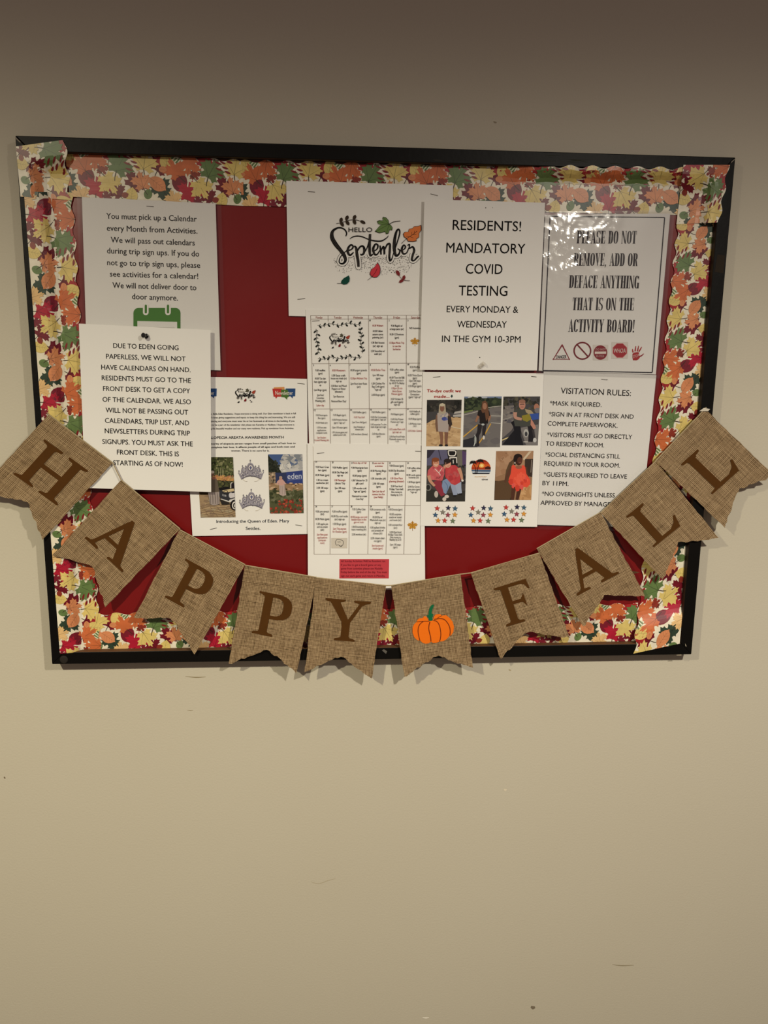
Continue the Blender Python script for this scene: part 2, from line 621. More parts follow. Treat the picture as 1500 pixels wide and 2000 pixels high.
# ------------------------------------------------------------------ leaf trim
MAPLE_H = [(0, 1.0), (.08, .80), (.20, .82), (.18, .64), (.16, .45), (.28, .53), (.34, .66), (.42, .55), (.67, .60), (.60, .45), (.88, .31),
           (.67, .19), (.71, .06), (.50, .03), (.38, -.03), (.47, -.15), (.62, -.23), (.44, -.33), (.38, -.46), (.19, -.33), (.03, -.32)]
MAPLE = MAPLE_H + [(-x, y) for x, y in reversed(MAPLE_H[1:])]
OVATE = [(0, 1.0), (.12, .86), (.32, .74), (.52, .5), (.62, .18), (.58, -.15), (.42, -.45), (.2, -.62), (.0, -.66),
         (-.2, -.62), (-.42, -.45), (-.58, -.15), (-.62, .18), (-.52, .5), (-.32, .74), (-.12, .86)]
LEAFLET = [(0, 1), (.2, .6), (.27, .1), (.2, -.4), (0, -.8), (-.2, -.4), (-.27, .1), (-.2, .6)]
YEL, TAN, ORG, PEA, RED, CRI, MAR, PLU, GRN, DGR, BRN = ((222, 198, 118), (228, 188, 130), (204, 108, 62), (216, 140, 94), (166, 38, 42),
    (176, 26, 52), (112, 16, 34), (122, 26, 44), (100, 124, 72), (48, 66, 52), (140, 50, 36))
OFF = (240, 228, 206)
PERIOD = 0.1524
# kind, x, y, size, rotation, colour   (x, y measured on one repeat of the printed design)
LEAVES = [
    ('o', 445, 420, 62, 2.3, DGR), ('m', 1010, 440, 80, -0.6, DGR), ('m', 700, 215, 66, 0.5, RED), ('m', 640, 290, 46, 2.6, BRN),
    ('m', 1000, 290, 82, 0.7, MAR), ('o', 545, 355, 74, 0.1, PLU), ('m', 735, 460, 62, -0.5, MAR), ('m', 600, 435, 88, 0.3, CRI),
    ('m', 832, 395, 84, 0.7, MAR), ('m', 1000, 230, 50, 2.4, RED), ('o', 915, 470, 38, 0.4, GRN),
    ('o', 470, 215, 66, 0.2, YEL), ('m', 612, 215, 84, 3.3, ORG), ('m', 530, 280, 86, -0.5, ORG), ('m', 672, 372, 88, 2.6, YEL),
    ('m', 905, 275, 92, 0.2, YEL), ('m', 745, 290, 96, 0.55, GRN), ('m', 885, 400, 74, -0.2, PEA), ('o', 975, 395, 66, 2.2, PEA),
    ('o', 812, 480, 56, 0.2, YEL), ('m', 505, 470, 66, -0.3, TAN), ('s', 528, 182, 40, 0.6, GRN), ('c', 825, 255, 34, 0, RED), ('o', 440, 262, 30, 1.8, PEA),
    ('o', 770, 470, 26, 1.2, BRN), ('m', 655, 480, 40, 1.0, PLU)]
def smooth(a, b, x):
    t = min(1.0, max(0.0, (x - a) / (b - a)))
    return t * t * (3 - 2 * t)
def trim(label, quad, depth, u0, lift=None):
    """quad: px corners in the sense of the print: start-scalloped, end-scalloped, end-straight, start-straight;
    u0: length along the print at which this piece starts"""
    sf = Surf(quad, depth)
    if lift:                               # where the piece climbs onto the frame
        flat = sf.duv
        sf.duv = lambda u, v: flat(u, v) + (FD - D0 + .0004) * lift(u, v)
    c = [at(*q, d) for q, d in zip(quad, sf.d)]
    Lg = ((c[1] - c[0]).length + (c[2] - c[3]).length) / 2
    Wd = ((c[3] - c[0]).length + (c[2] - c[1]).length) / 2
    k = PERIOD / 575.0
    class TS:                              # print coordinates (s, t) in metres to the strip
        @staticmethod
        def pt(s_, t_, eps):
            u, v = s_ / Lg, t_ / Wd
            v += 0.066 * (0.5 - 0.5 * math.cos(2 * math.pi * (s_ + u0) / 0.0381)) * max(0.0, 1 - v * 1.6) ** 1.5
            return sf.puv(u, v, eps + 0.00025 * math.sin(s_ * 47 + 2))
    p = PM(TS, 0.0002, 0.0)
    rect = [(0, 0), (Lg, 0), (Lg, Wd), (0, Wd)]
    def fine(pts):
        out = []
        for i in range(len(pts)):
            a, b = pts[i], pts[(i + 1) % len(pts)]
            n = max(1, int(math.hypot(b[0] - a[0], b[1] - a[1]) / 0.004))
            out += [(a[0] + (b[0] - a[0]) * q / n, a[1] + (b[1] - a[1]) * q / n) for q in range(n)]
        return out
    # the strip itself
    nu, nv = max(6, int(Lg / 0.004)), 10
    vs = [TS.pt(Lg * i / nu, Wd * j / nv, 0) for j in range(nv + 1) for i in range(nu + 1)]
    W = nu + 1
    fs = [(j * W + i, (j + 1) * W + i, (j + 1) * W + i + 1, j * W + i + 1) for j in range(nv) for i in range(nu)]
    p.raw(vs, fs, gloss_ink(OFF))
    def shape(pts, col, up=0):
        p.eps = 0.00012 + li * 0.000034 + up * 0.000015
        q = clip_poly(pts, rect)
        if len(q) < 3:
            return
        if not lift:
            p.poly(fine(q), col, mat=gloss_ink(col))
            return
        g = 0.007                          # small facets so that the print follows the bend
        xs = [a for a, b in q]; ys = [b for a, b in q]
        for i in range(int(min(xs) / g), int(max(xs) / g) + 1):
            for j in range(int(min(ys) / g), int(max(ys) / g) + 1):
                r = clip_poly(q, [(i * g, j * g), (i * g + g, j * g), (i * g + g, j * g + g), (i * g, j * g + g)])
                if len(r) > 2:
                    p.poly(r, col, mat=gloss_ink(col))
    def dark(c, f=0.62):
        return tuple(int(v * f) for v in c)
    n0 = int(math.floor(u0 / PERIOD)) - 1
    n1 = int((u0 + Lg) / PERIOD) + 1
    for li, (kind, x, y, sz, rot, col) in enumerate(LEAVES):
        for n in range(n0, n1 + 1):
            cx = (x - 470) * k + n * PERIOD - u0
            cy = (y - (170 + (x - 470) * 0.075)) * k * Wd / 0.081
            R = sz * k * (1.13 if kind == 'm' else 1.08 if kind == 'o' else 1.0)
            if cx < -2 * R or cx > Lg + 2 * R:
                continue
            cs, sn = math.cos(rot), math.sin(rot)
            def tf(a, b, cx=cx, cy=cy, R=R, cs=cs, sn=sn):
                return (cx + (a * cs + b * sn) * R, cy + (a * sn - b * cs) * R)
            if kind == 'm':
                shape([tf(a, b) for a, b in MAPLE], col)
                for tip in ((0, .85), (.62, .42), (-.62, .42), (.40, -.22), (-.40, -.22)):
                    d = .022
                    shape([tf(-d, -.28), tf(d, -.28), tf(tip[0] + .006, tip[1]), tf(tip[0] - .006, tip[1])], dark(col, .72), 1)
                shape([tf(-.02, -.28), tf(.03, -.28), tf(.12, -.62), tf(.20, -.80), tf(.15, -.80), tf(.07, -.62)], (60, 44, 30), 1)
            elif kind == 'o':
                shape([tf(a, b) for a, b in OVATE], col)
                shape([tf(-.02, -.64), tf(.02, -.64), tf(.01, .9), tf(-.01, .9)], dark(col, .75), 1)
                for q in (-.35, -.05, .25, .5):
                    for sg in (1, -1):
                        shape([tf(0, q), tf(0, q + .03), tf(sg * .42 * (1 - abs(q) * .7), q + .28), tf(sg * .42 * (1 - abs(q) * .7), q + .26)], dark(col, .8), 1)
            elif kind == 's':
                shape([tf(a * 1.2, b) for a, b in OVATE], (226, 222, 196))
                for q in (-.4, 0, .4):
                    shape([tf(q - .12, -.6), tf(q + .12, -.6), tf(q + .16, .7), tf(q - .10, .7)], col, 1)
            elif kind == 'c':
                for (lx, ly, lr) in ((-30, -32, .7), (-2, -46, 1.1), (-26, 8, .8), (14, -8, 1.1), (-18, 44, .9), (30, 24, 1.2), (44, -40, 1.2)):
                    c2, s2 = math.cos(lr + .9), math.sin(lr + .9)
                    shape([(cx + (lx + (a * c2 + b * s2) * 27) * k, cy + (ly + (a * s2 - b * c2) * 27) * k) for a, b in LEAFLET], (128, 22, 30))
    o = p.build('leaf_trim')
    tag(o, label, 'border trim', 'scalloped autumn leaf trim around the board')
    return o
D0 = 0.0136
GREEN = (745 - 470) / 575.0 * PERIOD
def phase(dist):
    """start of the print when a green leaf sits dist metres along the piece"""
    return GREEN - dist + 10 * PERIOD
# top: two lengths end to end, then the sides, then the bottom
trim('long leaf-printed trim along the top edge, right of the first short length', [(470, 311.5), (1342, 326), (1334, 420), (472, 402)], D0, phase((563 - 470) / 1150.0),
     lift=lambda u, v: smooth(.55, .75, u) * (1 - smooth(.10, .36, v)))
trim('short leaf-printed trim at the left end of the top edge', [(126, 288), (474, 311.5), (476, 402), (136, 384)], (D0 + .0003, D0 + .0006, D0 + .0006, D0 + .0003), phase((221 - 126) / 1150.0))
trim('long leaf-printed trim along the bottom edge behind the pennants', [(186, 1197), (1246, 1177), (1241, 1252), (188, 1273)], D0, phase((309 - 186) / 1095.0))
trim('long leaf-printed trim running down the left side behind the white notices', [(143, 376), (199, 1270), (117, 1277), (46.5, 374)], D0 + .0004, phase((463 - 376) / 1155.0),
     lift=lambda u, v: smooth(.40, .74, v))
trim('short torn leaf-printed trim overlapping the top left corner of the frame', [(129.5, 272.5), (141, 391), (40, 384), (31, 286)], D0 + .0016, phase((289 - 274) / 1155.0),
     lift=lambda u, v: max(smooth(.40, .74, v), 1 - smooth(.28, .6, u)))
trim('long leaf-printed trim running up the right side to the frame corner tab', [(1235.5, 1277), (1322, 432), (1403, 429), (1327.5, 1257)], (D0, D0 + .0008, D0 + .0016, D0 + .001), phase((1276 - 1160) / 1105.0), 
     lift=lambda u, v: 1 - smooth(.03, .10, u))
trim('short leaf-printed trim lapping over the frame at the top right corner', [(1426, 322), (1407, 434), (1321, 438), (1335, 322)], D0 + .0018, phase((365 - 322) / 1150.0),
     lift=lambda u, v: max(1 - smooth(.24, .55, v), 1 - smooth(.14, .5, u)))

# ------------------------------------------------------------------ sheets of paper on the board
INK = (22, 20, 20)
def sheet(name, label, cat, quad, depth, bulge=0.0, group=None):
    sf = Surf(quad, depth, bulge)
    e = empty(name, sf.puv(.5, 1.0), label, cat, group)
    e['_'] = 0
    del e['_']
    sheet_mesh('sheet', sf, M_PAPER, e)
    return e, sf
def sleeve(sf, e, grow, mat=M_FILM, off=0.0006, fn=None, nu=8, nv=8):
    """clear laminate pouch, grow = (left, top, right, bottom) in sheet widths"""
    l, t, r, b = grow
    vs = []; fs = []
    for j in range(nv + 1):
        for i in range(nu + 1):
            u = -l + (1 + l + r) * i / nu; v = -t + (1 + t + b) * j / nv
            q = happly(sf.H, u, v)
            vs.append(at(q[0], q[1], sf.duv(u, v) + off + (fn(*q) if fn else 0)))
    W = nu + 1
    for j in range(nv):
        for i in range(nu):
            a = j * W + i
            fs.append((a, a + W, a + W + 1, a + 1))
    p = PM()
    p.raw(vs, fs, mat)
    o = p.build('plastic_sleeve', e, smooth=not fn)
    o['label'] = 'clear plastic laminate'
    return o
def lines(pm, z, rows, h, k, col=INK, bold=0.0, shear=0.0):
    for body, a, b in rows:
        pm.text(body, z(*a), z(*b), h / k, col, bold, shear)

# --- newsletter page (lowest on the left)
e, sf = sheet('newsletter_page', 'newsletter page with two crowns and two outdoor photos, left of the calendar', 'paper',
              [(358, 735), (600, 740), (601.5, 1043), (376, 1047)], (.0150, .0146, .0146, .0152), .0006)
z = Z(410, 740, 7.895)
p = PM(sf)
lines(p, z, [("Dear, Bella Eden Residents, I hope everyone is doing well. Our Eden newsletter is back in full", (-40, 553), (1325, 545)),
             ("Let's keep giving suggestions and inputs to keep this thing fun and interesting. We are still", (-25, 609), (1312, 603)),
             ("distancing and everyone must wear his or her facemask at all times in the building. If you", (-30, 666), (1303, 661)),
             ("like to be a part of the newsletter club please see Karaisha or Nadleye. I hope everyone is", (-25, 722), (1300, 718)),
             ("enjoying the beautiful weather and our many new residents. Pick up newsletter from Activities.", (-90, 779), (1295, 774))], 27, 7.895, (52, 46, 42), .012)
lines(p, z, [("ALOPECIA AREATA AWARENESS MONTH", (-18, 925), (1138, 918))], 38, 7.895, INK, .018)
lines(p, z, [("The severity of alopecia aerate ranges from small patches of hair loss to", (-105, 1014), (1322, 1003)),
             ("complete hair loss. It affects people of all ages and both men and", (5, 1068), (1308, 1058)),
             ("women. There is no cure for it.", (328, 1119), (915, 1119))], 27, 7.895, (34, 30, 28), .022)
p.build('lettering', e)
p = PM(sf)
zc = Z(360, 720, 5.769)
lines(p, zc, [("Introducing the Queen of Eden. Mary", (362, 1738), (1182, 1731)), ("Settles.", (693, 1816), (858, 1816))], 34, 5.769, (40, 46, 60), .014)
p.build('caption', e)
def bubble(pm, z, dx=0.0):
    t = lambda x, y: z(x + dx, y)
    pm.poly([t(985, 130), t(1148, 124), t(1150, 180), t(990, 180)], (214, 150, 92))
    pm.poly([t(1168, 148), t(1318, 148), t(1314, 268), t(1278, 270), t(1275, 302), t(1245, 270), t(1165, 268)], (42, 74, 124))
    pm.poly([t(963, 150), t(1108, 152), t(1104, 275), t(1040, 276), t(1018, 308), t(1008, 276), t(982, 276)], (188, 58, 54))
    pm.poly([t(1095, 165), t(1200, 166), t(1220, 275), t(1195, 285), t(1190, 322), t(1150, 284), t(1100, 280)], (76, 112, 52))
    pm.text("Newsletter", t(1010, 247), t(1280, 247), 62 / 7.895, (240, 232, 220), .012)
p = PM(sf)
bubble(p, z)
p.build('newsletter_badge', e)['label'] = 'coloured speech-bubble badge'
p = PM(sf)
bubble(p, z, -1213)
p.build('newsletter_badge', e)['label'] = 'speech-bubble badge half hidden by the next sheet'

MAPLE_S = MAPLE
def leaf_px(pm, pts, tf, col):
    pm.poly([tf(*q) for q in pts], col)
SER_RED_LEAF = [(805, 770), (840, 820), (850, 880), (838, 945), (800, 985), (750, 992), (705, 970), (690, 925), (715, 870), (765, 830)]
def september(pm, tf, k, small=False):
    """the hand-lettered month: tf maps the drawing's own coordinates to the sheet, k its scale"""
    S = [(340, 385, 10), (352, 345, 14), (335, 300, 16), (290, 268, 16), (225, 262, 18), (150, 310, 34), (138, 400, 54), (190, 500, 58), (262, 590, 48), (318, 670, 48), (335, 740, 36), (300, 785, 22), (255, 780, 14), (243, 745, 12), (262, 690, 10), (320, 625, 10), (365, 585, 10)]
    E1 = [(365, 600, 10), (425, 575, 16), (448, 535, 20), (415, 512, 20), (375, 560, 28), (372, 625, 34), (405, 662, 26), (455, 620, 12)]
    P = [(465, 525, 12), (492, 560, 30), (505, 660, 40), (520, 750, 38), (527, 835, 30)]
    P2 = [(500, 620, 14), (545, 545, 20), (590, 530, 22), (612, 575, 32), (600, 640, 28), (565, 660, 16), (560, 640, 10)]
    TT = [(600, 640, 10), (650, 560, 10), (690, 440, 20)]
    T1 = [(696, 352, 30), (690, 480, 32), (690, 600, 36), (702, 668, 28), (740, 645, 10)]
    BAR = [(400, 424, 8), (440, 396, 14), (510, 382, 18), (590, 395, 16), (660, 425, 14), (760, 452, 20), (860, 454, 20), (935, 412, 14), (965, 375, 6)]
    E2 = [(735, 610, 10), (795, 575, 14), (810, 520, 22), (775, 500, 18), (742, 570, 32), (762, 648, 28), (800, 650, 18), (840, 590, 10)]
    Mm = [(842, 520, 14), (852, 600, 24), (856, 655, 20)]
    M2 = [(855, 610, 8), (885, 540, 18), (902, 560, 26), (905, 650, 22)]
    M3 = [(905, 600, 8), (945, 510, 20), (985, 500, 26), (985, 590, 28), (978, 690, 30), (990, 745, 22), (1018, 710, 12), (1045, 610, 8)]
    B = [(1045, 610, 10), (1085, 500, 12), (1130, 345, 16), (1118, 285, 18), (1085, 310, 24), (1058, 420, 38), (1050, 560, 42), (1072, 665, 36), (1115, 650, 24), (1132, 595, 16), (1100, 565, 10)]
    E3 = [(1130, 590, 8), (1190, 578, 12), (1215, 540, 18), (1188, 515, 16), (1162, 570, 28), (1180, 640, 26), (1230, 630, 14), (1262, 560, 10)]
    R = [(1245, 520, 12), (1275, 505, 12), (1272, 560, 14), (1320, 540, 20), (1342, 590, 28), (1322, 660, 30), (1308, 730, 28), (1340, 742, 16), (1385, 695, 24), (1412, 672, 14)]
    def st(q, col, grow=0.0, lo=None):
        pts = [(x, y) for x, y, w in q]
        ws = [w + grow for x, y, w in q]
        if lo:
            pts, ws = catmull(pts, ws, 6)
            keep = [i for i in range(len(pts)) if pts[i][1] > lo]
            if len(keep) < 2:
                return
            a, b = keep[0], keep[-1]
            pts, ws = pts[a:b + 1], ws[a:b + 1]
        pm.ribbon([tf(*t) for t in pts], [max(w * k, .25) for w in ws], col, smooth=not lo, n=3 if small else 6)
        if lo:
            for t, w in ((pts[0], ws[0]), (pts[-1], ws[-1])):
                if grow > 55 and t[1] < lo + 40:
                    continue
                c = tf(*t)
                pm.ell(c[0], c[1], w * k / 2, w * k / 2, col, n=12)
    allst = (S, E1, P, P2, TT, T1, E2, Mm, M2, M3, B, E3, R)
    if not small:
        rnd = random.Random(4)
        for i in range(820):
            x = rnd.uniform(165, 1400); f = rnd.random() ** 1.7
            base = 690 + (60 if 180 < x < 620 else 20) * math.sin(x * .01)
            y = base + f * 250
            if abs(x - 760) > 640 * (1.06 - f * .35) or (x < 240 and y < 690):
                continue
            r = (3.0 + rnd.random() * 3.0) * k
            c = tf(x, y)
            g = rnd.choice([(60, 54, 50), (30, 28, 28), (96, 88, 82)])
            pm.poly([(c[0] - r, c[1]), (c[0], c[1] - r), (c[0] + r, c[1]), (c[0], c[1] + r)], g, adv=False)
        pm.eps += pm.step
        lows = ((S, 650), (P, 640), (E1, 640), (P2, 640), (T1, 640), (E2, 640), (Mm, 640), (M2, 640), (M3, 650), (B, 640), (E3, 640), (R, 640))
        for q, lo in lows:
            st(q, (34, 32, 32), 62, lo)
        for q, lo in lows:
            st(q, (236, 234, 230), 50, lo)
    else:
        for q in (S, P, M3, B, R):
            st(q, (150, 144, 140), 90, 640)
        for q in (S, P, M3, B, R):
            st(q, (214, 208, 202), 54, 640)
    for q in allst:
        st(q, (20, 18, 18), 22 if small else 4)
    st(BAR, (20, 18, 18), 10 if small else 0)
    if not small:       # dry-brush streaks inside the heavy strokes
        rnd = random.Random(8)
        for q in (S, P, B, R, M3, T1, E2, E1, E3, P2):
            big = [t for t in q if t[2] > 24]
            if len(big) > 1:
                for o in (-.22, .2):
                    pm.ribbon([tf(x + o * w, y + rnd.uniform(-4, 4)) for x, y, w in big], [2.2 * k] * len(big), (112, 104, 98))
    pm.ribbon([tf(200, 200), tf(300, 178), tf(400, 148), tf(500, 148), tf(570, 170)], 7 * k, (40, 34, 28))
    for x, y, r in ((272, 150, .15), (285, 208, -.5), (357, 118, .3), (366, 188, -.5), (468, 110, .3), (468, 176, -.3), (590, 178, -1.0)):
        c = tf(x, y)
        pts = [(c[0] + (a * math.cos(r) + b * math.sin(r)) * 42 * k * 1.1, c[1] + (a * math.sin(r) - b * math.cos(r)) * 42 * k) for a, b in [(0, 1), (.45, .55), (.55, 0), (.4, -.6), (0, -1), (-.4, -.6), (-.55, 0), (-.45, .55)]]
        pm.poly(pts, (58, 46, 36))
    if not small:
        pm.text("HELLO", tf(380, 322), tf(728, 322), 66 * k, (40, 36, 34), -.006)
    else:
        pm.line(tf(380, 300), tf(720, 300), 14 * k, (150, 142, 134))
    g = [(885, 100), (930, 110), (965, 150), (975, 200), (1005, 225), (1025, 260), (1018, 300), (985, 290), (965, 345), (930, 355), (915, 318), (860, 335), (830, 340), (765, 315), (800, 275), (840, 228), (870, 218), (815, 205), (795, 165), (830, 150), (885, 155), (878, 125)]
    leaf_px(pm, g, tf, (40, 44, 30))
    c = (915, 230)
    leaf_px(pm, [(c[0] + (x - c[0]) * .93, c[1] + (y - c[1]) * .93) for x, y in g], tf, (106, 134, 78) if not small else (84, 82, 66))
    pm.ribbon([tf(975, 210), tf(1040, 175), tf(1140, 160)], 9 * k, (40, 36, 26))
    if not small:
        for q in ((890, 115), (805, 165), (790, 310), (935, 345), (1010, 290), (870, 215)):
            pm.line(tf(975, 210), tf(*q), 4 * k, (40, 48, 28), n=1)
    o = [(1445, 220), (1448, 290), (1415, 345), (1415, 400), (1375, 430), (1380, 455), (1325, 466), (1250, 462), (1232, 425), (1190, 395), (1178, 350), (1205, 320), (1255, 320), (1265, 280), (1320, 265), (1340, 240), (1400, 235)]
    leaf_px(pm, o, tf, (52, 30, 22))
    c = (1320, 350)
    leaf_px(pm, [(c[0] + (x - c[0]) * .93, c[1] + (y - c[1]) * .93) for x, y in o], tf, (220, 124, 68) if not small else (168, 70, 52))
    pm.ribbon([tf(1155, 492), tf(1225, 425), tf(1310, 370), tf(1385, 310)], 7 * k, (52, 30, 22))
    if not small:
        for a, b in (((1310, 370), (1305, 320)), ((1340, 350), (1350, 305)), ((1270, 395), (1225, 385)), ((1320, 365), (1375, 360)), ((1280, 392), (1330, 410))):
            pm.line(tf(*a), tf(*b), 5 * k, (52, 30, 22), n=1)
    leaf_px(pm, SER_RED_LEAF, tf, (70, 22, 24))
    c = (770, 890)
    leaf_px(pm, [(c[0] + (x - c[0]) * .9, c[1] + (y - c[1]) * .93) for x, y in SER_RED_LEAF], tf, (206, 62, 74) if not small else (128, 24, 32))
    pm.ribbon([tf(660, 1028), tf(720, 980), tf(770, 920), tf(800, 860)], 6 * k, (60, 24, 24))
    dg = [(385, 958), (398, 1000), (392, 1050), (360, 1085), (310, 1093), (270, 1075), (275, 1040), (310, 1000)]
    leaf_px(pm, dg, tf, (18, 70, 58) if not small else (30, 30, 30))
    pm.line(tf(212, 1076), tf(275, 1076), 6 * k, (30, 40, 36), n=1)
    for x, y, r, l in ((1105, 925, -.5, 50), (1190, 995, .25, 44), (1155, 1040, 1.0, 44)):
        c = tf(x, y)
        pm.poly([(c[0] + (a * math.cos(r) + b * math.sin(r)) * l * k, c[1] + (a * math.sin(r) - b * math.cos(r)) * l * k) for a, b in [(0, 1), (.5, .4), (.45, -.4), (0, -1), (-.45, -.4), (-.5, .4)]], (126, 44, 46) if not small else (30, 28, 28))
    pm.ribbon([tf(1120, 960), tf(1160, 1010), tf(1200, 1030), tf(1280, 1036)], 6 * k, (80, 40, 38))
def box_map(bx0, by0, bx1, by1):
    """the drawing spans 115..1450 by 80..1090"""
    return lambda x, y: (bx0 + (x - 115) / 1335 * (bx1 - bx0), by0 + (y - 80) / 1010 * (by1 - by0))
p = PM(sf)
september(p, box_map(459.4, 758, 499.3, 787), 39.9 / 1335, True)
p.build('month_drawing', e)

def blobs(pm, rnd, clip, area, n, cols, r0, r1, asp=1.0):
    x0, y0, x1, y1 = area
    for i in range(n):
        x = rnd.uniform(x0, x1); y = rnd.uniform(y0, y1); r = rnd.uniform(r0, r1)
        m = rnd.randint(5, 7); ph = rnd.random() * 6
        pm.poly([(x + r * rnd.uniform(.6, 1.2) * math.cos(ph + 6.283 * q / m), y + asp * r * rnd.uniform(.6, 1.2) * math.sin(ph + 6.283 * q / m)) for q in range(m)],
                rnd.choice(cols), clip=clip, adv=(i % 6 == 0))
def photo(sf, e, quad, z, draw, label):
    q = [z(*c) for c in quad]
    pm = PM(sf)
    class D:
        clip = q
        def poly(s, pts, col): pm.poly([z(*t) for t in pts], col, clip=q)
        def rib(s, pts, w, col): pm.ribbon([z(*t) for t in pts], [v * K for v in w] if isinstance(w, list) else w * K, col, clip=q)
        def ell(s, x, y, rx, ry, col, rot=0.0):
            c = z(x, y); pm.ell(c[0], c[1], rx * K, ry * K, col, rot, clip=q)
        def blobs(s, seed, area, n, cols, r0, r1, asp=1.0):
            a = z(area[0], area[1]); b = z(area[2], area[3])
            blobs(pm, random.Random(seed), q, (a[0], a[1], b[0], b[1]), n, cols, r0 * K, r1 * K, asp)
        def text(s, body, a, b, h, col, bold=0.0): pm.text(body, z(*a), z(*b), h * K, col, bold)
    K = math.hypot(z(1, 0)[0] - z(0, 0)[0], z(1, 0)[1] - z(0, 0)[1])
    draw(D())
    o = pm.build('printed_photo', e)
    o['label'] = label
    return o

zg = Z(380, 880, 14.286)
def cart_photo(d):
    d.poly([(60, 180), (1075, 180), (1145, 1865), (170, 1870)], (158, 134, 104))
    d.blobs(1, (100, 1200, 1120, 1860), 60, [(172, 148, 116), (148, 124, 100), (138, 116, 94), (166, 150, 122)], 40, 110, .4)
    for i in range(8):
        y = 1500 + i * 62
        d.rib([(150, y + 60), (480, y - 20 + i * 8), (800, y + 30), (1140, y - 60)], 9, (104, 84, 68))
    for i in range(14):
        x = 180 + i * 75 + (i % 2) * 30; y = 1560 + (i * 97) % 280
        d.rib([(x, y), (x + 60, y + 70)], 8, (104, 84, 68))
    d.poly([(60, 180), (1080, 180), (1090, 720), (60, 720)], (74, 78, 50))
    d.blobs(2, (470, 180, 1090, 700), 150, [(92, 98, 62), (58, 64, 38), (116, 118, 80), (80, 90, 52), (44, 48, 30), (130, 130, 94)], 14, 50)
    for x in (660, 720, 770, 800):
        d.rib([(x, 720), (x + 8, 600), (x - 6, 480)], 12, (150, 148, 112))
    d.poly([(500, 700), (720, 720), (900, 735), (1095, 780), (1095, 870), (520, 850)], (190, 140, 84))
    d.blobs(3, (530, 700, 1095, 850), 40, [(204, 158, 100), (170, 118, 74), (176, 122, 96), (160, 140, 84)], 14, 36)
    d.poly([(620, 850), (1100, 850), (1100, 1090), (640, 1090)], (66, 70, 44))
    d.blobs(4, (640, 860, 1100, 1050), 40, [(84, 86, 52), (48, 50, 36), (104, 100, 66)], 14, 34)
    d.poly([(660, 1040), (940, 1000), (990, 1060), (960, 1100), (700, 1110)], (24, 22, 24))
    d.rib([(640, 830), (760, 850), (850, 900), (780, 1010)], [18, 22, 22, 24], (28, 26, 26))
    d.rib([(775, 845), (830, 820), (890, 850), (930, 890)], 16, (30, 28, 28))
    d.poly([(670, 1120), (800, 1100), (1110, 1060), (1120, 1420), (940, 1420), (720, 1340)], (52, 52, 58))
    d.poly([(770, 1110), (1090, 1060), (1110, 1130), (940, 1160), (800, 1160)], (206, 186, 146))
    d.rib([(780, 1170), (850, 1120), (910, 1125), (930, 1210), (860, 1205), (780, 1170)], 16, (26, 24, 28))
    d.poly([(1010, 910), (1100, 890), (1110, 1060), (1005, 1050)], (34, 28, 34))
    d.rib([(1010, 1050), (1015, 920), (1060, 895)], 22, (226, 220, 212))
    d.ell(1015, 1250, 60, 80, (188, 186, 190))
    d.poly([(960, 1210), (1115, 1180), (1120, 1300), (1000, 1330)], (206, 202, 204))
    d.text("CLUB", (775, 1260), (885, 1290), 50, (200, 200, 204), .03)
    d.poly([(740, 1340), (960, 1410), (980, 1370), (1120, 1330), (1120, 1450), (960, 1440), (730, 1360)], (210, 208, 206))
    d.poly([(700, 1360), (960, 1450), (1000, 1500), (760, 1510)], (44, 40, 38))
    d.ell(1120, 1520, 125, 150, (26, 24, 24)); d.ell(1125, 1530, 82, 108, (222, 216, 208)); d.ell(1128, 1535, 56, 80, (40, 38, 38)); d.ell(1130, 1540, 30, 46, (206, 200, 194))
    d.poly([(140, 1150), (380, 1150), (370, 1230), (150, 1230)], (70, 58, 34))
    d.poly([(370, 1180), (480, 800), (560, 740), (640, 830), (680, 1100), (700, 1500), (560, 1530), (430, 1500)], (96, 86, 74))
    d.poly([(380, 1180), (690, 1150), (700, 1490), (540, 1530), (430, 1495)], (158, 146, 142))
    for x in (430, 500, 570, 640):
        d.rib([(x - 10, 1170), (x + 10, 1300), (x + 14, 1490)], [10, 22, 16], (112, 102, 98))
    d.ell(500, 640, 50, 70, (120, 88, 74)); d.ell(498, 600, 56, 40, (196, 186, 172)); d.ell(540, 770, 60, 40, (140, 96, 80))
photo(sf, e, [(60, 183), (1073, 186), (1145, 1862), (172, 1872)], zg, cart_photo, 'printed photo of a person in grey by a golf cart')
ze = Z(455, 880, 10)
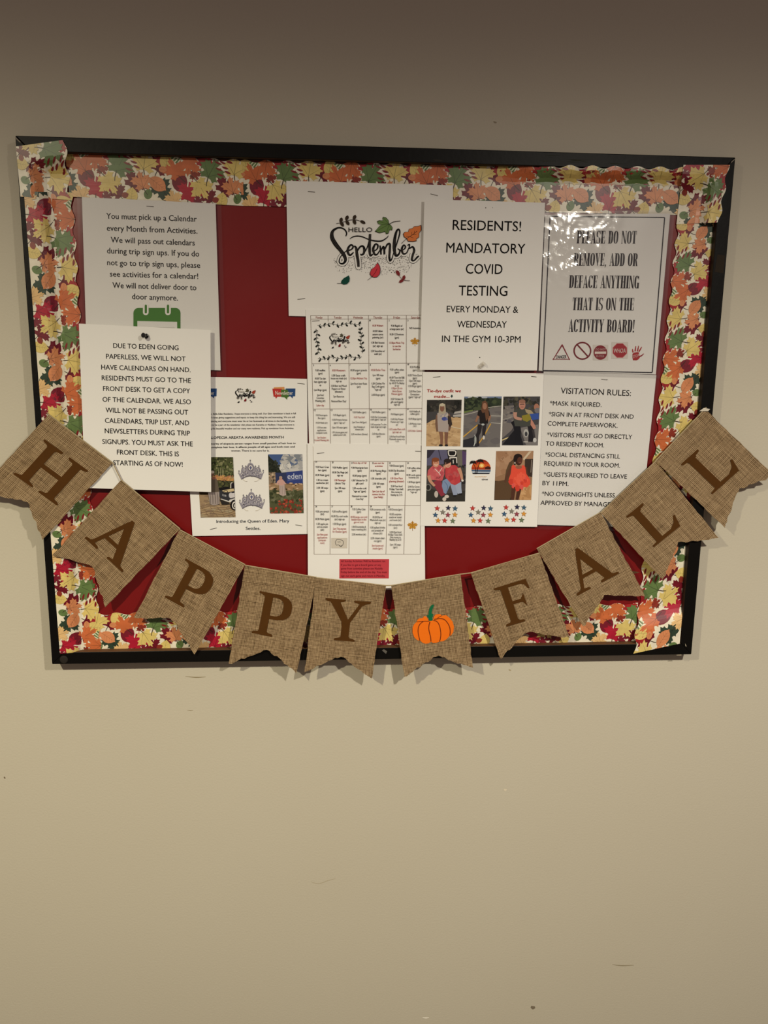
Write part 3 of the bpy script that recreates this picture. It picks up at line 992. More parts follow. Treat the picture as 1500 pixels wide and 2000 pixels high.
def sign_photo(d):
    d.poly([(685, 75), (1355, 70), (1380, 800), (700, 800)], (92, 108, 142))
    d.poly([(690, 70), (980, 70), (950, 280), (820, 260)], (70, 92, 140))
    d.blobs(5, (930, 60, 1370, 400), 60, [(170, 170, 172), (146, 148, 154), (188, 186, 184), (128, 134, 142)], 30, 80, .7)
    d.poly([(900, 280), (960, 258), (1030, 275), (1040, 340), (1180, 350), (1360, 300), (1360, 390), (940, 432)], (196, 194, 192))
    d.blobs(6, (900, 265, 1100, 400), 12, [(212, 210, 206), (186, 186, 188)], 24, 50)
    d.poly([(685, 80), (740, 150), (790, 190), (860, 260), (900, 340), (950, 430), (690, 440)], (38, 42, 34))
    d.blobs(7, (690, 200, 900, 430), 40, [(30, 34, 26), (54, 58, 48), (46, 50, 40)], 14, 34)
    d.poly([(690, 430), (830, 420), (840, 800), (700, 800)], (140, 122, 102))
    d.blobs(8, (690, 430, 840, 760), 40, [(196, 176, 150), (92, 82, 70), (168, 140, 116), (60, 54, 46)], 12, 30)
    d.poly([(825, 432), (1050, 430), (1065, 650), (840, 655)], (50, 58, 94))
    d.poly([(1040, 425), (1360, 385), (1365, 658), (1060, 652)], (52, 66, 128))
    d.rib([(1070, 578), (1200, 565), (1345, 552)], 7, (140, 150, 190))
    d.text("eden", (1066, 555), (1340, 545), 110, (206, 212, 226), .0)
    d.poly([(700, 655), (1370, 650), (1370, 790), (700, 780)], (150, 122, 92))
    d.blobs(9, (700, 640, 1370, 830), 60, [(196, 166, 136), (120, 92, 66), (178, 140, 118), (70, 56, 40), (206, 182, 150)], 18, 50, .4)
    d.poly([(705, 770), (1250, 790), (1372, 760), (1380, 1225), (720, 1225)], (82, 84, 58))
    d.blobs(10, (705, 780, 1380, 1010), 70, [(96, 98, 70), (70, 74, 48), (54, 60, 38), (110, 110, 86)], 20, 50)
    d.blobs(11, (880, 960, 1380, 1225), 80, [(166, 68, 48), (138, 48, 38), (186, 86, 64), (82, 78, 48), (98, 48, 36)], 14, 34)
    d.blobs(12, (720, 1120, 1000, 1225), 40, [(170, 66, 48), (90, 80, 52), (140, 52, 42), (70, 74, 44)], 14, 34)
    d.poly([(900, 650), (1000, 640), (1020, 740), (1040, 870), (980, 885), (910, 865)], (182, 164, 158))
    for x in (930, 960, 1000):
        d.rib([(x, 690), (x + 6, 780), (x + 8, 860)], 8, (154, 138, 134))
    d.poly([(865, 600), (910, 560), (970, 562), (1010, 610), (1040, 655), (1000, 660), (980, 640), (990, 680), (890, 680), (895, 640), (870, 670), (850, 640)], (200, 158, 150))
    d.ell(932, 540, 30, 36, (188, 140, 124)); d.ell(932, 520, 32, 20, (172, 148, 132))
photo(sf, e, [(684, 74), (1355, 70), (1380, 1222), (722, 1228)], ze, sign_photo, 'printed photo of a person in white by a blue sign')
def crown(pm, ox, oy):
    t = lambda x, y: ze(x + ox, y + oy)
    G1, G2, G3 = (150, 146, 158), (110, 106, 122), (196, 190, 192)
    pm.poly([t(95, 430), t(150, 460), t(165, 350), t(205, 320), t(240, 340), t(275, 300), t(300, 250), t(340, 235), t(385, 255), t(415, 310), t(440, 345), t(480, 320), t(520, 330), t(545, 370), t(560, 450), t(605, 420), t(550, 560), t(470, 510), t(345, 492), t(230, 512), t(165, 565)], G1)
    rnd = random.Random(3)
    for i in range(60):
        a = rnd.uniform(140, 550); b = rnd.uniform(400, 510)
        c = t(a, b)
        pm.ell(c[0], c[1], rnd.uniform(.5, 1.3), rnd.uniform(.5, 1.3), rnd.choice([G2, G3, (220, 214, 212), (88, 86, 100)]), n=6)
    for x, y, r in ((215, 380, 40), (485, 380, 40), (345, 335, 66)):
        c = t(x, y); r /= 10
        pm.ell(c[0], c[1], r * .8, r, G2, n=16); pm.ell(c[0], c[1], r * .62, r * .8, (220, 214, 210), n=16)
        pm.poly([(c[0] - r * .42, c[1] - r * .1), (c[0], c[1] - r * .55), (c[0] + r * .42, c[1] - r * .1), (c[0], c[1] + r * .75)], (98, 100, 134))
    pm.ribbon([t(165, 560), t(250, 512), t(345, 494), t(450, 512), t(550, 556)], 1.4, (96, 92, 104))
    for x, y in ((185, 300), (338, 190), (505, 300), (118, 400), (590, 390), (250, 305), (440, 305)):
        c = t(x, y)
        pm.ell(c[0], c[1], .9, 1.5, (74, 72, 84), n=8)
        pm.line(c, (c[0], c[1] + 4), .8, G2, n=1)
    pm.ribbon([t(200, 560), t(240, 595), t(280, 600)], .7, (214, 206, 190)); pm.ribbon([t(420, 600), t(470, 590), t(515, 550)], .7, (214, 206, 190))
p = PM(sf); crown(p, 0, 0); p.build('crown_picture', e)['label'] = 'printed silver crown, upper'
p = PM(sf); crown(p, 18, 572); p.build('crown_picture', e)['label'] = 'printed silver crown, lower'

# --- landscape month sheet
e, sf = sheet('printed_sheet', 'white landscape sheet with a hand-lettered September greeting and falling leaves', 'paper',
              [(559, 353), (885, 362), (881, 625), (564, 617)], (.0165, .0165, .0160, .0160), .0006)
p = PM(sf)
september(p, Z(630, 410, 7.5), 1 / 7.5)
p.build('month_drawing', e)

# --- calendar, two pages
RED_I, BLK = (186, 84, 78), (58, 52, 47)
def cell(pm, z, cx, rows, h=23, cw=9.6):
    for y, body, red in rows:
        w = len(body) * cw
        pm.text(body, z(cx - w / 2, y), z(cx + w / 2, y), h / 6.0, RED_I if red else BLK, .010)
e, sf = sheet('calendar_page', 'upper calendar page with the first weeks of the month and a leaf wreath', 'calendar',
              [(597, 604), (831, 607), (828, 878), (604, 876)], (.0172, .0172, .0166, .0166), .0006)
z = Z(590, 600, 6)
GL = (140, 126, 116)
p = PM(sf)
CT = (100, 304, 540, 778, 1000, 1222, 1440); CB = (140, 334, 562, 792, 1006, 1220, 1432)
ry = (97, 140, 658, 1190, 1614)
def colx(i, y):
    return CT[i] + (CB[i] - CT[i]) * (y - 97) / (1614 - 97)
for y in ry:
    p.line(z(colx(0, y), y + 3 if y > 600 else y), z(colx(6, y), y - 4), .75, GL)
for i in range(7):
    if i in (1, 2):
        for a, b in ((97, 168), (560, 1614)):
            p.line(z(colx(i, a), a), z(colx(i, b), b), .75, GL)
    else:
        p.line(z(colx(i, 97), 97), z(colx(i, 1614), 1614), .75, GL)
p.build('grid_lines', e)
p = PM(sf)
for cx, dname in ((200, 'Monday'), (418, 'Tuesday'), (656, 'Wednesday'), (888, 'Thursday'), (1110, 'Friday'), (1330, 'Saturday')):
    w = len(dname) * 13
    p.text(dname, z(cx - w / 2, 132), z(cx + w / 2, 132), 26 / 6, (176, 104, 96), .01)
for x, y, n in ((796, 165, '1'), (1020, 166, '2'), (1240, 166, '3'), (134, 690, '5'), (330, 690, '6'), (562, 688, '7'), (800, 686, '8'), (1022, 680, '9'), (1244, 680, '10'),
                (150, 1217, '12'), (345, 1216, '13'), (575, 1214, '14'), (808, 1210, '15'), (1027, 1208, '16'), (1242, 1205, '17')):
    w = 9 * len(n)
    p.text(n, z(x - w / 2, y), z(x + w / 2, y), 20 / 6, BLK, .02)
cell(p, z, 888, [(226, '10:30 Walmart', 1), (290, '10:30 Follow', 0), (328, 'autumn canvas', 0), (364, 'painting (ar)', 0), (426, '1:30 Bird houses', 0), (464, '(ar) sign up', 0), (524, '2:30 Smoothies w/', 0), (558, 'walk (ar)', 0)])
cell(p, z, 1110, [(228, '9:30 Bagels w/', 0), (266, 'orange juice (ar)', 0), (328, '10:30-12 Dominoes', 0), (366, '(gym)', 0), (428, '12:30pm Movie Trip', 1), (466, 'to see the', 1), (502, 'barbarian', 1)])
cell(p, z, 1322, [(256, 'NO Activities', 0)])
cell(p, z, 214, [(750, '9:30 muffins', 0), (786, '(gym)', 0), (846, '10:30 Tye dye', 0), (884, 'hats (gym) sign', 0), (922, 'up', 0), (980, '1pm Bingo (gym)', 0), (1040, '2pm Food', 0), (1074, 'Committee', 0), (1108, 'Meeting (dr)', 0), (1160, 'Labor day', 1)])
cell(p, z, 430, [(750, '10:30 Wawasavers', 1), (810, '1:30 Sassy craft-', 0), (844, 'house not made (ar)', 0), (876, 'sign up', 0), (932, '2:30 Bear and Mixed', 0), (966, 'Peppers w/ Ritner', 0), (1000, '(theater)', 0), (1056, '3pm Resources', 0), (1112, 'National Beer Day!', 0)])
cell(p, z, 664, [(748, '10:30 yogurt granola', 0), (784, '(gym)', 0), (844, '12:30pm Walmart Trip', 1), (906, '2pm Root beer floats', 0), (942, '(ar)', 0)])
cell(p, z, 892, [(746, '10:30 Dollar Tree', 1), (806, '1pm 100 steps', 0), (844, '(gym)', 0), (904, '1:30 Clothes Pin', 0), (940, 'Bag Craft (gym)', 0), (976, '"sign up"', 0), (1036, '2:30 Bingo (gym)', 0)])
cell(p, z, 1112, [(742, '9:30 coffee cakes', 0), (772, '(gym)', 0), (834, '10:30 Taco bell $$', 0), (868, 'Money must be in', 0), (900, 'by 10:15 To Nelley', 0), (930, 'dr w/', 0), (960, '1:30pm 25 min', 1), (994, 'Harry Dance', 1), (1026, 'Fitness (gym)', 1), (1086, '2:30 Yahtzee 25', 0), (1120, 'gift card (gym)', 0), (1150, 'sign up', 0)])
cell(p, z, 1322, [(712, '9:30 Muffins', 0), (746, '(gym)', 0), (808, '10:30 Trivia Game', 0), (840, '(gym)', 0), (872, '12pm 100 steps', 0), (902, '(gym)', 0), (934, '1:30 Bingo (gym)', 0), (996, '2:30 Pine Cone', 0), (1030, 'Centerpiece', 0), (1062, '(gym) "sign up"', 0)])
cell(p, z, 230, [(1274, '9:30 Nutri-grain', 0), (1308, 'Bars (gym)', 0), (1362, '10:30 Nails (ar)', 0), (1418, '1:30 bus sees', 0), (1450, 'applications', 0), (1480, '(computer room)', 0), (1536, '3pm Resident', 1), (1566, 'Council Meeting (dr)', 1)], 20, 8.4)
cell(p, z, 440, [(1272, '9:30 Bagels (gym)', 0), (1328, '10:30 Pottery frames', 0), (1362, '(gym) "sign up"', 0), (1418, '12pm 100 steps (gym)', 0), (1474, '1:30 choose game and', 0), (1504, 'spiked punch (dr)', 0)], 20, 8.8)
cell(p, z, 672, [(1240, '9:30 Muffins (gym)', 0), (1298, '9:30 Trip Golf', 1), (1356, '2pm Town Hall (gym)', 0), (1412, '3pm Pretzels w/', 0), (1440, 'cheese (dr)', 0), (1496, '2:30 workout (fitness)', 0)], 20, 8.8)
cell(p, z, 896, [(1238, '9:30 Muffins (gym)', 0), (1296, '10:30 Diy Cornucopias', 0), (1324, 'craft (gym) "sign up"', 0), (1382, '1:30 surprise 7-a-the', 0), (1410, 'lads large (ar) sign', 0), (1440, 'up', 0), (1492, '2:30 Nice Bitsome', 0), (1520, '(gym)', 0)], 20, 8.8)
cell(p, z, 1114, [(1262, '9:30 Bagels (gym)', 0), (1320, '10:30 Diy Picture', 0), (1352, 'Frames (ar) "sign', 0), (1384, 'up"', 0), (1438, '1:30 Leaky Plant craft', 1), (1470, '(gs) sign up', 1), (1524, '2:30 Fast Food Friday', 0), (1554, 'Mcdonalds money in by', 0), (1580, '1:15', 0)], 20, 8.6)
cell(p, z, 1322, [(1230, '9:30 Muffins &', 0), (1258, 'coffee (gym)', 0), (1316, '10:30 Bingo (gym)', 0), (1374, '1:30 Movies room', 0), (1400, '(tr)', 0), (1456, '2:30 Dollar General', 1)], 20, 8.8)
p.build('lettering', e)
# wreath
zw = Z(605, 620, 12.5)
p = PM(sf)
WG = (34, 38, 34)
rnd = random.Random(21)
def sprig(a, b, n, amp):
    stem = []
    for i in range(n * 3 + 1):
        t = i / (n * 3)
        stem.append((a[0] + (b[0] - a[0]) * t + amp * math.sin(t * 6.28 * n / 4) * (0 if abs(b[0] - a[0]) > abs(b[1] - a[1]) else 1),
                     a[1] + (b[1] - a[1]) * t + amp * math.sin(t * 6.28 * n / 4) * (1 if abs(b[0] - a[0]) > abs(b[1] - a[1]) else 0)))
    p.ribbon([zw(*q) for q in stem], .7, WG, smooth=False)
    for i in range(n):
        q = stem[i * 3 + 1]
        d = math.atan2(b[1] - a[1], b[0] - a[0])
        for sg in (1, -1):
            th = d + sg * .85
            l = rnd.uniform(38, 52)
            c = zw(q[0] + math.cos(th) * l * 1.1, q[1] + math.sin(th) * l * 1.1)
            if (i + (sg > 0)) % 2:
                p.ell(c[0], c[1], 3.2, 1.7, WG, rot=th, n=10)
            else:
                o = zw(*q)
                p.ribbon([o, ((o[0] + c[0]) / 2 + .6, (o[1] + c[1]) / 2), c], [.8, 1.3, .7], WG)
sprig((190, 190), (1260, 150), 10, 22)
sprig((1270, 960), (200, 1000), 10, 22)
sprig((150, 280), (215, 900), 7, 18)
sprig((1280, 870), (1230, 250), 7, 18)
p.build('wreath_picture', e)
p = PM(sf)
september(p, box_map(643.4, 650.5, 683.5, 680.5), 40 / 1335, True)
p.build('month_drawing', e)
def gold_leaf(sf, e, z, x, y, r):
    p = PM(sf)
    c = z(x, y)
    K = r / 6.0
    p.poly([(c[0] + a * K * 1.1, c[1] - b * K) for a, b in MAPLE], (190, 136, 48))
    for i, tip in enumerate(((0, .9), (.62, .42), (-.62, .42), (.4, -.2), (-.4, -.2))):
        p.line((c[0], c[1] + .3 * K), (c[0] + tip[0] * K, c[1] - tip[1] * K), .5, (214, 172, 84) if i else (150, 96, 30), n=1)
    p.line((c[0], c[1] + .3 * K), (c[0] + .2, c[1] + .75 * K), .7, (150, 100, 40), n=1)
    p.build('maple_leaf_picture', e)
gold_leaf(sf, e, z, 1322, 412, 60)

e, sf = sheet('calendar_page', 'lower calendar page ending in a pink-red note box above the pennants', 'calendar',
              [(600.5, 866), (828, 868), (830.5, 1152), (601.5, 1150)], (.0176, .0176, .0186, .0186), .0005)
z = Z(590, 870, 6)
p = PM(sf)
p.line(z(128, 10), z(140, 1275), .6, (196, 186, 170)); p.line(z(1396, 0), z(1392, 540), 1.0, (120, 108, 96))
CT = (140, 332, 560, 790, 1006, 1218, 1392); CB = (140, 327, 548, 770, 983, 1192, 1384)
ry = (184, 704, 1274)
def colx(i, y):
    return CT[i] + (CB[i] - CT[i]) * (y - 183) / (1275 - 183)
for y in ry:
    p.line(z(colx(0, y), y), z(colx(6, y), y + (4 if y < 300 else 0)), .75, GL)
for i in range(7):
    p.line(z(colx(i, 184), 184), z(colx(i, 1274), 1274), .75, GL)
p.build('grid_lines', e)
p = PM(sf)
for x, y, n in ((165, 204, '19'), (358, 208, '20'), (583, 214, '21'), (830, 216, '22'), (1028, 216, '23'), (1240, 216, '24'), (165, 724, '26'), (353, 724, '27'), (578, 726, '28'), (806, 726, '29'), (1018, 730, '30')):
    p.text(n, z(x - 10, y), z(x + 10, y), 20 / 6, BLK, .02)
cell(p, z, 676, [(214, 'First day of Fall', 1)], 20, 9)
cell(p, z, 900, [(216, 'Late start for', 1), (250, 'activities', 1)], 20, 9)
cell(p, z, 237, [(264, '9:30 Nutri Grain', 0), (300, 'bars (gym)', 0), (358, '10:30 Nails (gym)', 0), (416, '1:30 ice cream', 0), (450, 'sandwiches (dr)', 0), (508, '2:30 100 steps', 0), (544, '(gym)', 0)])
cell(p, z, 445, [(270, '9:30 Muffins (gym)', 0), (326, '10:30 Diy Mugs (ar)', 0), (360, 'sign up', 0), (418, '1:30 Messenger', 1), (454, 'Library Trip', 0), (510, '2pm 100 steps', 0), (544, '(gym)', 0)])
cell(p, z, 674, [(272, '9:30 Nutrigrain bars', 0), (306, '(gym)', 0), (364, '10:30 jenga (gym)', 0), (420, '1:30 Yahtzee for 25', 0), (456, 'gift card', 0), (512, '2:30 wooden craft', 0), (548, '"sign up" (gym)', 0), (604, 'National ice cream', 0), (638, 'Cone Day!', 0)])
cell(p, z, 895, [(308, '10:30 Morning Bingo', 0), (340, '(gym)', 0), (398, '1:30 charades (dr)', 0), (458, '2:30 100 steps', 0), (492, '(gym)', 0), (548, '3pm Last day of', 1), (582, 'summer box fire', 1), (616, '(see Nelly)', 1)])
cell(p, z, 1108, [(248, '9:30 Donuts (gym)', 0), (306, '10:30 Diy Bracelets', 0), (340, '(gym)', 0), (396, '1:30 Glow Piano', 1), (430, 'planning (theater)', 1), (488, '2:30 Fast food', 0), (522, 'Friday Taco bell.', 0), (556, 'Give money to', 0), (590, 'Nadley by 2:15', 0)])
cell(p, z, 1310, [(274, '9:30 coffee cakes', 0), (302, '(gym)', 0), (356, '10:30 cards against', 0), (384, 'humanity (ar)', 0), (438, '1:30 Bingo (gym)', 0), (492, '2:30 Diy Canvas', 0), (524, 'game piece (gym)', 0), (556, '"sign up"', 0)], 21, 9)
cell(p, z, 237, [(784, '9:30 arm stretch', 0), (814, '(tr)', 0), (872, '10:30 Nails (gym)', 0), (930, '1:30 apple pie', 0), (964, 'and ice cream', 0), (998, '(dr)', 0), (1054, '3pm New guest', 1), (1088, 'applications', 1), (1120, '(computer', 1), (1152, 'room)', 1)])
cell(p, z, 440, [(784, '9:30 muffins (gym)', 0), (840, '10:30 Diy cool necks', 0), (874, '(ar) sign up', 0), (930, '1:30 Bingo (gym)', 0), (986, '2pm Trip express', 1), (1020, 'for October (gym)', 1)])
cell(p, z, 666, [(758, '9:30 Coffee Cake', 0), (788, '(gym)', 0), (848, '10:30 jenga, uno and', 1), (878, 'basket toss in the', 1), (908, 'gym w/ music', 1), (964, '1:30 Drumsticks &', 0), (994, 'input meeting (dr)', 0), (1052, '2:30 workout (tr)', 0)])
cell(p, z, 886, [(760, '9:30 cinnamon rolls', 0), (794, '(gym)', 0), (850, '10:30 Diy w/', 0), (884, 'Washcloth toys (ar)', 0), (916, 'sign up', 0), (972, '1:30 spiked drinks', 0), (1006, 'and pretzels w/', 0), (1040, 'cheese (dr)', 0), (1096, '2:30 closet clean', 0), (1128, 'out (gym)', 0), (1184, '3pm Autumn and', 1), (1216, 'snacks (gym)', 1)])
cell(p, z, 1094, [(760, '9:30 Donuts (gym)', 0), (816, '10:30 surprise', 0), (850, 'snack w/ social', 0), (884, 'and music (ar)', 0), (940, '1:30 connect four', 0), (974, '(ar)', 0), (1026, '2:30 Fast food', 0), (1056, 'Friday Taco bell.', 0), (1086, 'Give money to', 0), (1114, 'Nadley by 2:15', 0), (1172, '3pm 100 steps', 0), (1202, '(gym)', 0)])
p.build('lettering', e)
p = PM(sf)
p.poly([z(342, 1084), z(530, 1084), z(528, 1204), z(342, 1204)], (208, 200, 188))
p.ribbon([z(390, 1130), z(410, 1102), z(445, 1105), z(480, 1120), z(480, 1160), z(455, 1185), z(425, 1165), z(400, 1168), z(390, 1130)], .9, (40, 36, 34))
p.ribbon([z(440, 1170), z(452, 1186), z(460, 1170)], .9, (40, 36, 34))
p.text("big news", z(418, 1135), z(452, 1135), 2, (90, 84, 80), .02)
p.build('cloud_picture', e)
gold_leaf(sf, e, z, 1294, 950, 68)
p = PM(sf)
p.poly([z(438, 1332), z(1020, 1332), z(1016, 1558), z(437, 1558)], (196, 66, 76))
for y, body, x1 in ((1368, 'All Sunday Activities Will be Resident ran.', 980), (1412, 'If you like to get a board game or any', 926), (1454, 'game from activities please see Nadelly', 945), (1496, 'Friday before the end of the day. You must', 996), (1540, 'sign out each game and return it Monday.', 976)):
    p.text(body, z(455, y), z(x1, y), 24 / 6, (108, 20, 34), .02)
p.build('note_box', e)['label'] = 'pink-red note box'

# --- photo sheet
e, sf = sheet('photo_sheet', 'white sheet of five photos with a sunset badge and printed stars below', 'paper',
              [(826, 726.5), (1062, 729), (1049, 1029), (821, 1027)], (.0190, .0180, .0184, .0190), .0006)
z = Z(815, 710, 5.882)
p = PM(sf)
lines(p, z, [("Tie-dye outfit we", (112, 330), (500, 330)), ("made...", (195, 393), (370, 393))], 34, 5.882, (178, 46, 40), .026)
p.ell(*z(397, 368), 1.5, 1.6, (40, 60, 64)); p.poly([z(380, 374), z(412, 374), z(396, 394)], (40, 60, 64))
p.build('lettering', e)
SK, SK2 = (196, 146, 120), (150, 108, 86)
def ph1(d):
    d.poly([(100, 415), (512, 412), (500, 955), (98, 955)], (196, 164, 124))
    d.blobs(30, (100, 640, 500, 950), 80, [(206, 176, 136), (184, 152, 114), (172, 140, 104)], 10, 40, .5)
    d.poly([(100, 412), (512, 412), (508, 620), (300, 610), (108, 660)], (50, 48, 46))
    d.blobs(31, (105, 415, 505, 600), 60, [(62, 60, 56), (38, 38, 36), (76, 72, 66), (56, 52, 50)], 10, 36)
    d.poly([(108, 560), (330, 540), (505, 600), (300, 622), (170, 650), (108, 690)], (70, 68, 70))
    d.poly([(410, 600), (430, 555), (505, 540), (505, 612), (415, 612)], (176, 172, 168)); d.rib([(415, 585), (505, 575)], 10, (80, 78, 80))
    d.rib([(375, 720), (430, 735), (500, 750)], 8, (216, 204, 180))
    d.rib([(270, 780), (280, 850), (278, 940)], [44, 36, 24], (134, 96, 78)); d.rib([(335, 780), (332, 860), (332, 940)], [44, 36, 24], (126, 90, 74))
    d.ell(270, 940, 24, 12, (40, 36, 36)); d.ell(335, 940, 20, 12, (40, 36, 36))
    d.rib([(235, 590), (222, 680), (232, 780)], [36, 30, 24], (120, 92, 78)); d.rib([(355, 580), (378, 680), (362, 770)], [36, 32, 24], (112, 84, 72))
    d.poly([(230, 570), (290, 548), (350, 565), (365, 640), (355, 790), (240, 780), (232, 660)], (172, 160, 156))
    d.blobs(33, (240, 570, 350, 640), 10, [(150, 144, 150), (186, 176, 168)], 10, 22)
    d.ell(310, 635, 30, 22, (70, 80, 148)); d.ell(338, 640, 14, 12, (96, 104, 164))
    d.poly([(350, 600), (385, 610), (402, 700), (375, 730), (352, 690)], (58, 48, 44))
    d.poly([(250, 480), (288, 452), (322, 470), (330, 560), (300, 580), (245, 570)], (172, 160, 140)); d.ell(285, 515, 26, 38, (132, 92, 76))
    d.ell(285, 475, 30, 18, (196, 186, 164))
photo(sf, e, [(112, 418), (510, 415), (495, 950), (102, 950)], z, ph1, 'printed photo of a person in a tie-dye dress')
def ph2(d):
    d.poly([(520, 370), (975, 370), (955, 970), (515, 970)], (112, 108, 108))
    d.blobs(40, (530, 560, 965, 950), 30, [(118, 114, 112), (104, 100, 102)], 30, 80, .5)
    d.poly([(530, 370), (975, 370), (970, 400), (530, 420)], (112, 128, 160)); d.ell(640, 390, 60, 14, (190, 194, 200)); d.ell(760, 392, 50, 10, (176, 182, 192))
    d.poly([(530, 410), (640, 385), (760, 400), (880, 395), (972, 405), (970, 500), (800, 500), (650, 540), (530, 560)], (44, 52, 42))
    d.blobs(41, (530, 400, 970, 520), 60, [(54, 64, 48), (34, 42, 34), (72, 82, 58)], 10, 30)
    d.poly([(530, 550), (640, 530), (640, 545), (530, 575)], (104, 120, 70)); d.rib([(530, 592), (660, 560), (830, 505), (970, 488)], 8, (176, 172, 164))
    d.rib([(520, 850), (700, 700)], 12, (206, 160, 66)); d.rib([(845, 690), (760, 840), (690, 940)], 12, (206, 160, 66))
    d.rib([(830, 600), (960, 604)], 6, (190, 188, 182)); d.rib([(845, 680), (960, 690)], 6, (190, 188, 182))
    d.poly([(520, 880), (640, 850), (690, 800), (690, 960), (515, 965)], (46, 46, 52))
    d.rib([(720, 700), (710, 780), (690, 840), (700, 950)], [54, 44, 36, 26], (42, 38, 42)); d.rib([(775, 690), (765, 780), (762, 850)], [46, 38, 28], (46, 42, 46))
    d.ell(764, 850, 12, 24, (214, 210, 204)); d.ell(668, 880, 16, 46, (120, 124, 122)); d.rib([(660, 820), (668, 880), (650, 950)], 8, (200, 206, 204)); d.ell(755, 700, 18, 12, (180, 186, 186))
    d.rib([(708, 590), (685, 640), (672, 670)], [34, 26, 20], SK2); d.rib([(830, 590), (826, 640), (795, 670)], [34, 26, 20], SK2)
    d.poly([(700, 540), (760, 525), (825, 540), (838, 600), (815, 612), (812, 690), (720, 690), (715, 610), (690, 595)], (36, 30, 30))
    d.rib([(715, 672), (770, 682), (800, 674)], 12, (28, 26, 30))
    d.poly([(745, 440), (780, 425), (806, 450), (828, 620), (790, 660), (775, 560), (750, 570), (735, 540)], (104, 72, 54)); d.ell(775, 490, 24, 38, (158, 116, 94))
photo(sf, e, [(540, 380), (970, 378), (950, 960), (525, 962)], z, ph2, 'printed photo of a person in a dark top riding a scooter')
def ph3(d):
    d.poly([(965, 370), (1415, 370), (1395, 945), (965, 945)], (74, 72, 76))
    d.blobs(50, (980, 375, 1400, 520), 60, [(70, 68, 58), (46, 46, 42), (90, 86, 72), (58, 56, 54)], 12, 34)
    d.poly([(985, 490), (1110, 480), (1120, 700), (1080, 770), (975, 860)], (120, 114, 112)); d.blobs(51, (985, 500, 1130, 690), 24, [(58, 58, 70), (90, 88, 96), (134, 128, 124)], 14, 40, .5)
    d.rib([(975, 880), (1060, 845)], 12, (214, 196, 140)); d.rib([(985, 645), (1100, 610)], 6, (166, 162, 158))
    d.poly([(1180, 740), (1390, 700), (1385, 940), (1250, 940)], (122, 118, 118))
    d.poly([(980, 930), (1060, 830), (1110, 770), (1180, 800), (1220, 940)], (30, 30, 36))
    d.rib([(1100, 660), (1150, 750), (1150, 900)], [60, 80, 60], (28, 28, 34)); d.rib([(1280, 640), (1310, 760), (1300, 900)], [80, 70, 50], (36, 34, 40))
    d.rib([(1290, 650), (1330, 710), (1350, 750)], [50, 40, 34], (188, 132, 116)); d.rib([(1330, 760), (1350, 880)], [26, 20], (60, 56, 60))
    d.ell(1250, 800, 30, 46, (176, 176, 174)); d.ell(1250, 810, 16, 28, (60, 60, 66)); d.rib([(1220, 900), (1270, 900)], 8, (214, 212, 206)); d.ell(1350, 880, 20, 26, (196, 196, 196))
    d.poly([(1110, 540), (1180, 520), (1250, 510), (1310, 560), (1300, 720), (1120, 720), (1105, 620)], (72, 74, 70))
    d.poly([(1235, 520), (1310, 540), (1350, 590), (1300, 600), (1250, 560)], (166, 150, 120))
    d.rib([(1125, 560), (1130, 620), (1200, 640)], [44, 36, 28], (184, 140, 124))
    d.poly([(1200, 600), (1300, 575), (1310, 640), (1260, 670), (1210, 650)], (140, 130, 52)); d.poly([(1290, 580), (1395, 570), (1395, 640), (1320, 650)], (58, 84, 160))
    d.ell(1205, 475, 38, 54, (184, 132, 116)); d.ell(1205, 435, 38, 22, (150, 108, 92)); d.rib([(1180, 470), (1230, 468)], 8, (70, 56, 52)); d.rib([(1190, 500), (1220, 500)], 6, (140, 70, 66))
    d.ell(1370, 500, 30, 40, (168, 118, 100)); d.ell(1380, 540, 34, 30, (120, 116, 120))
photo(sf, e, [(990, 380), (1412, 378), (1385, 940), (972, 940)], z, ph3, 'printed photo of a person seated on a black motor scooter')
z6 = Z(830, 870, 6.818)
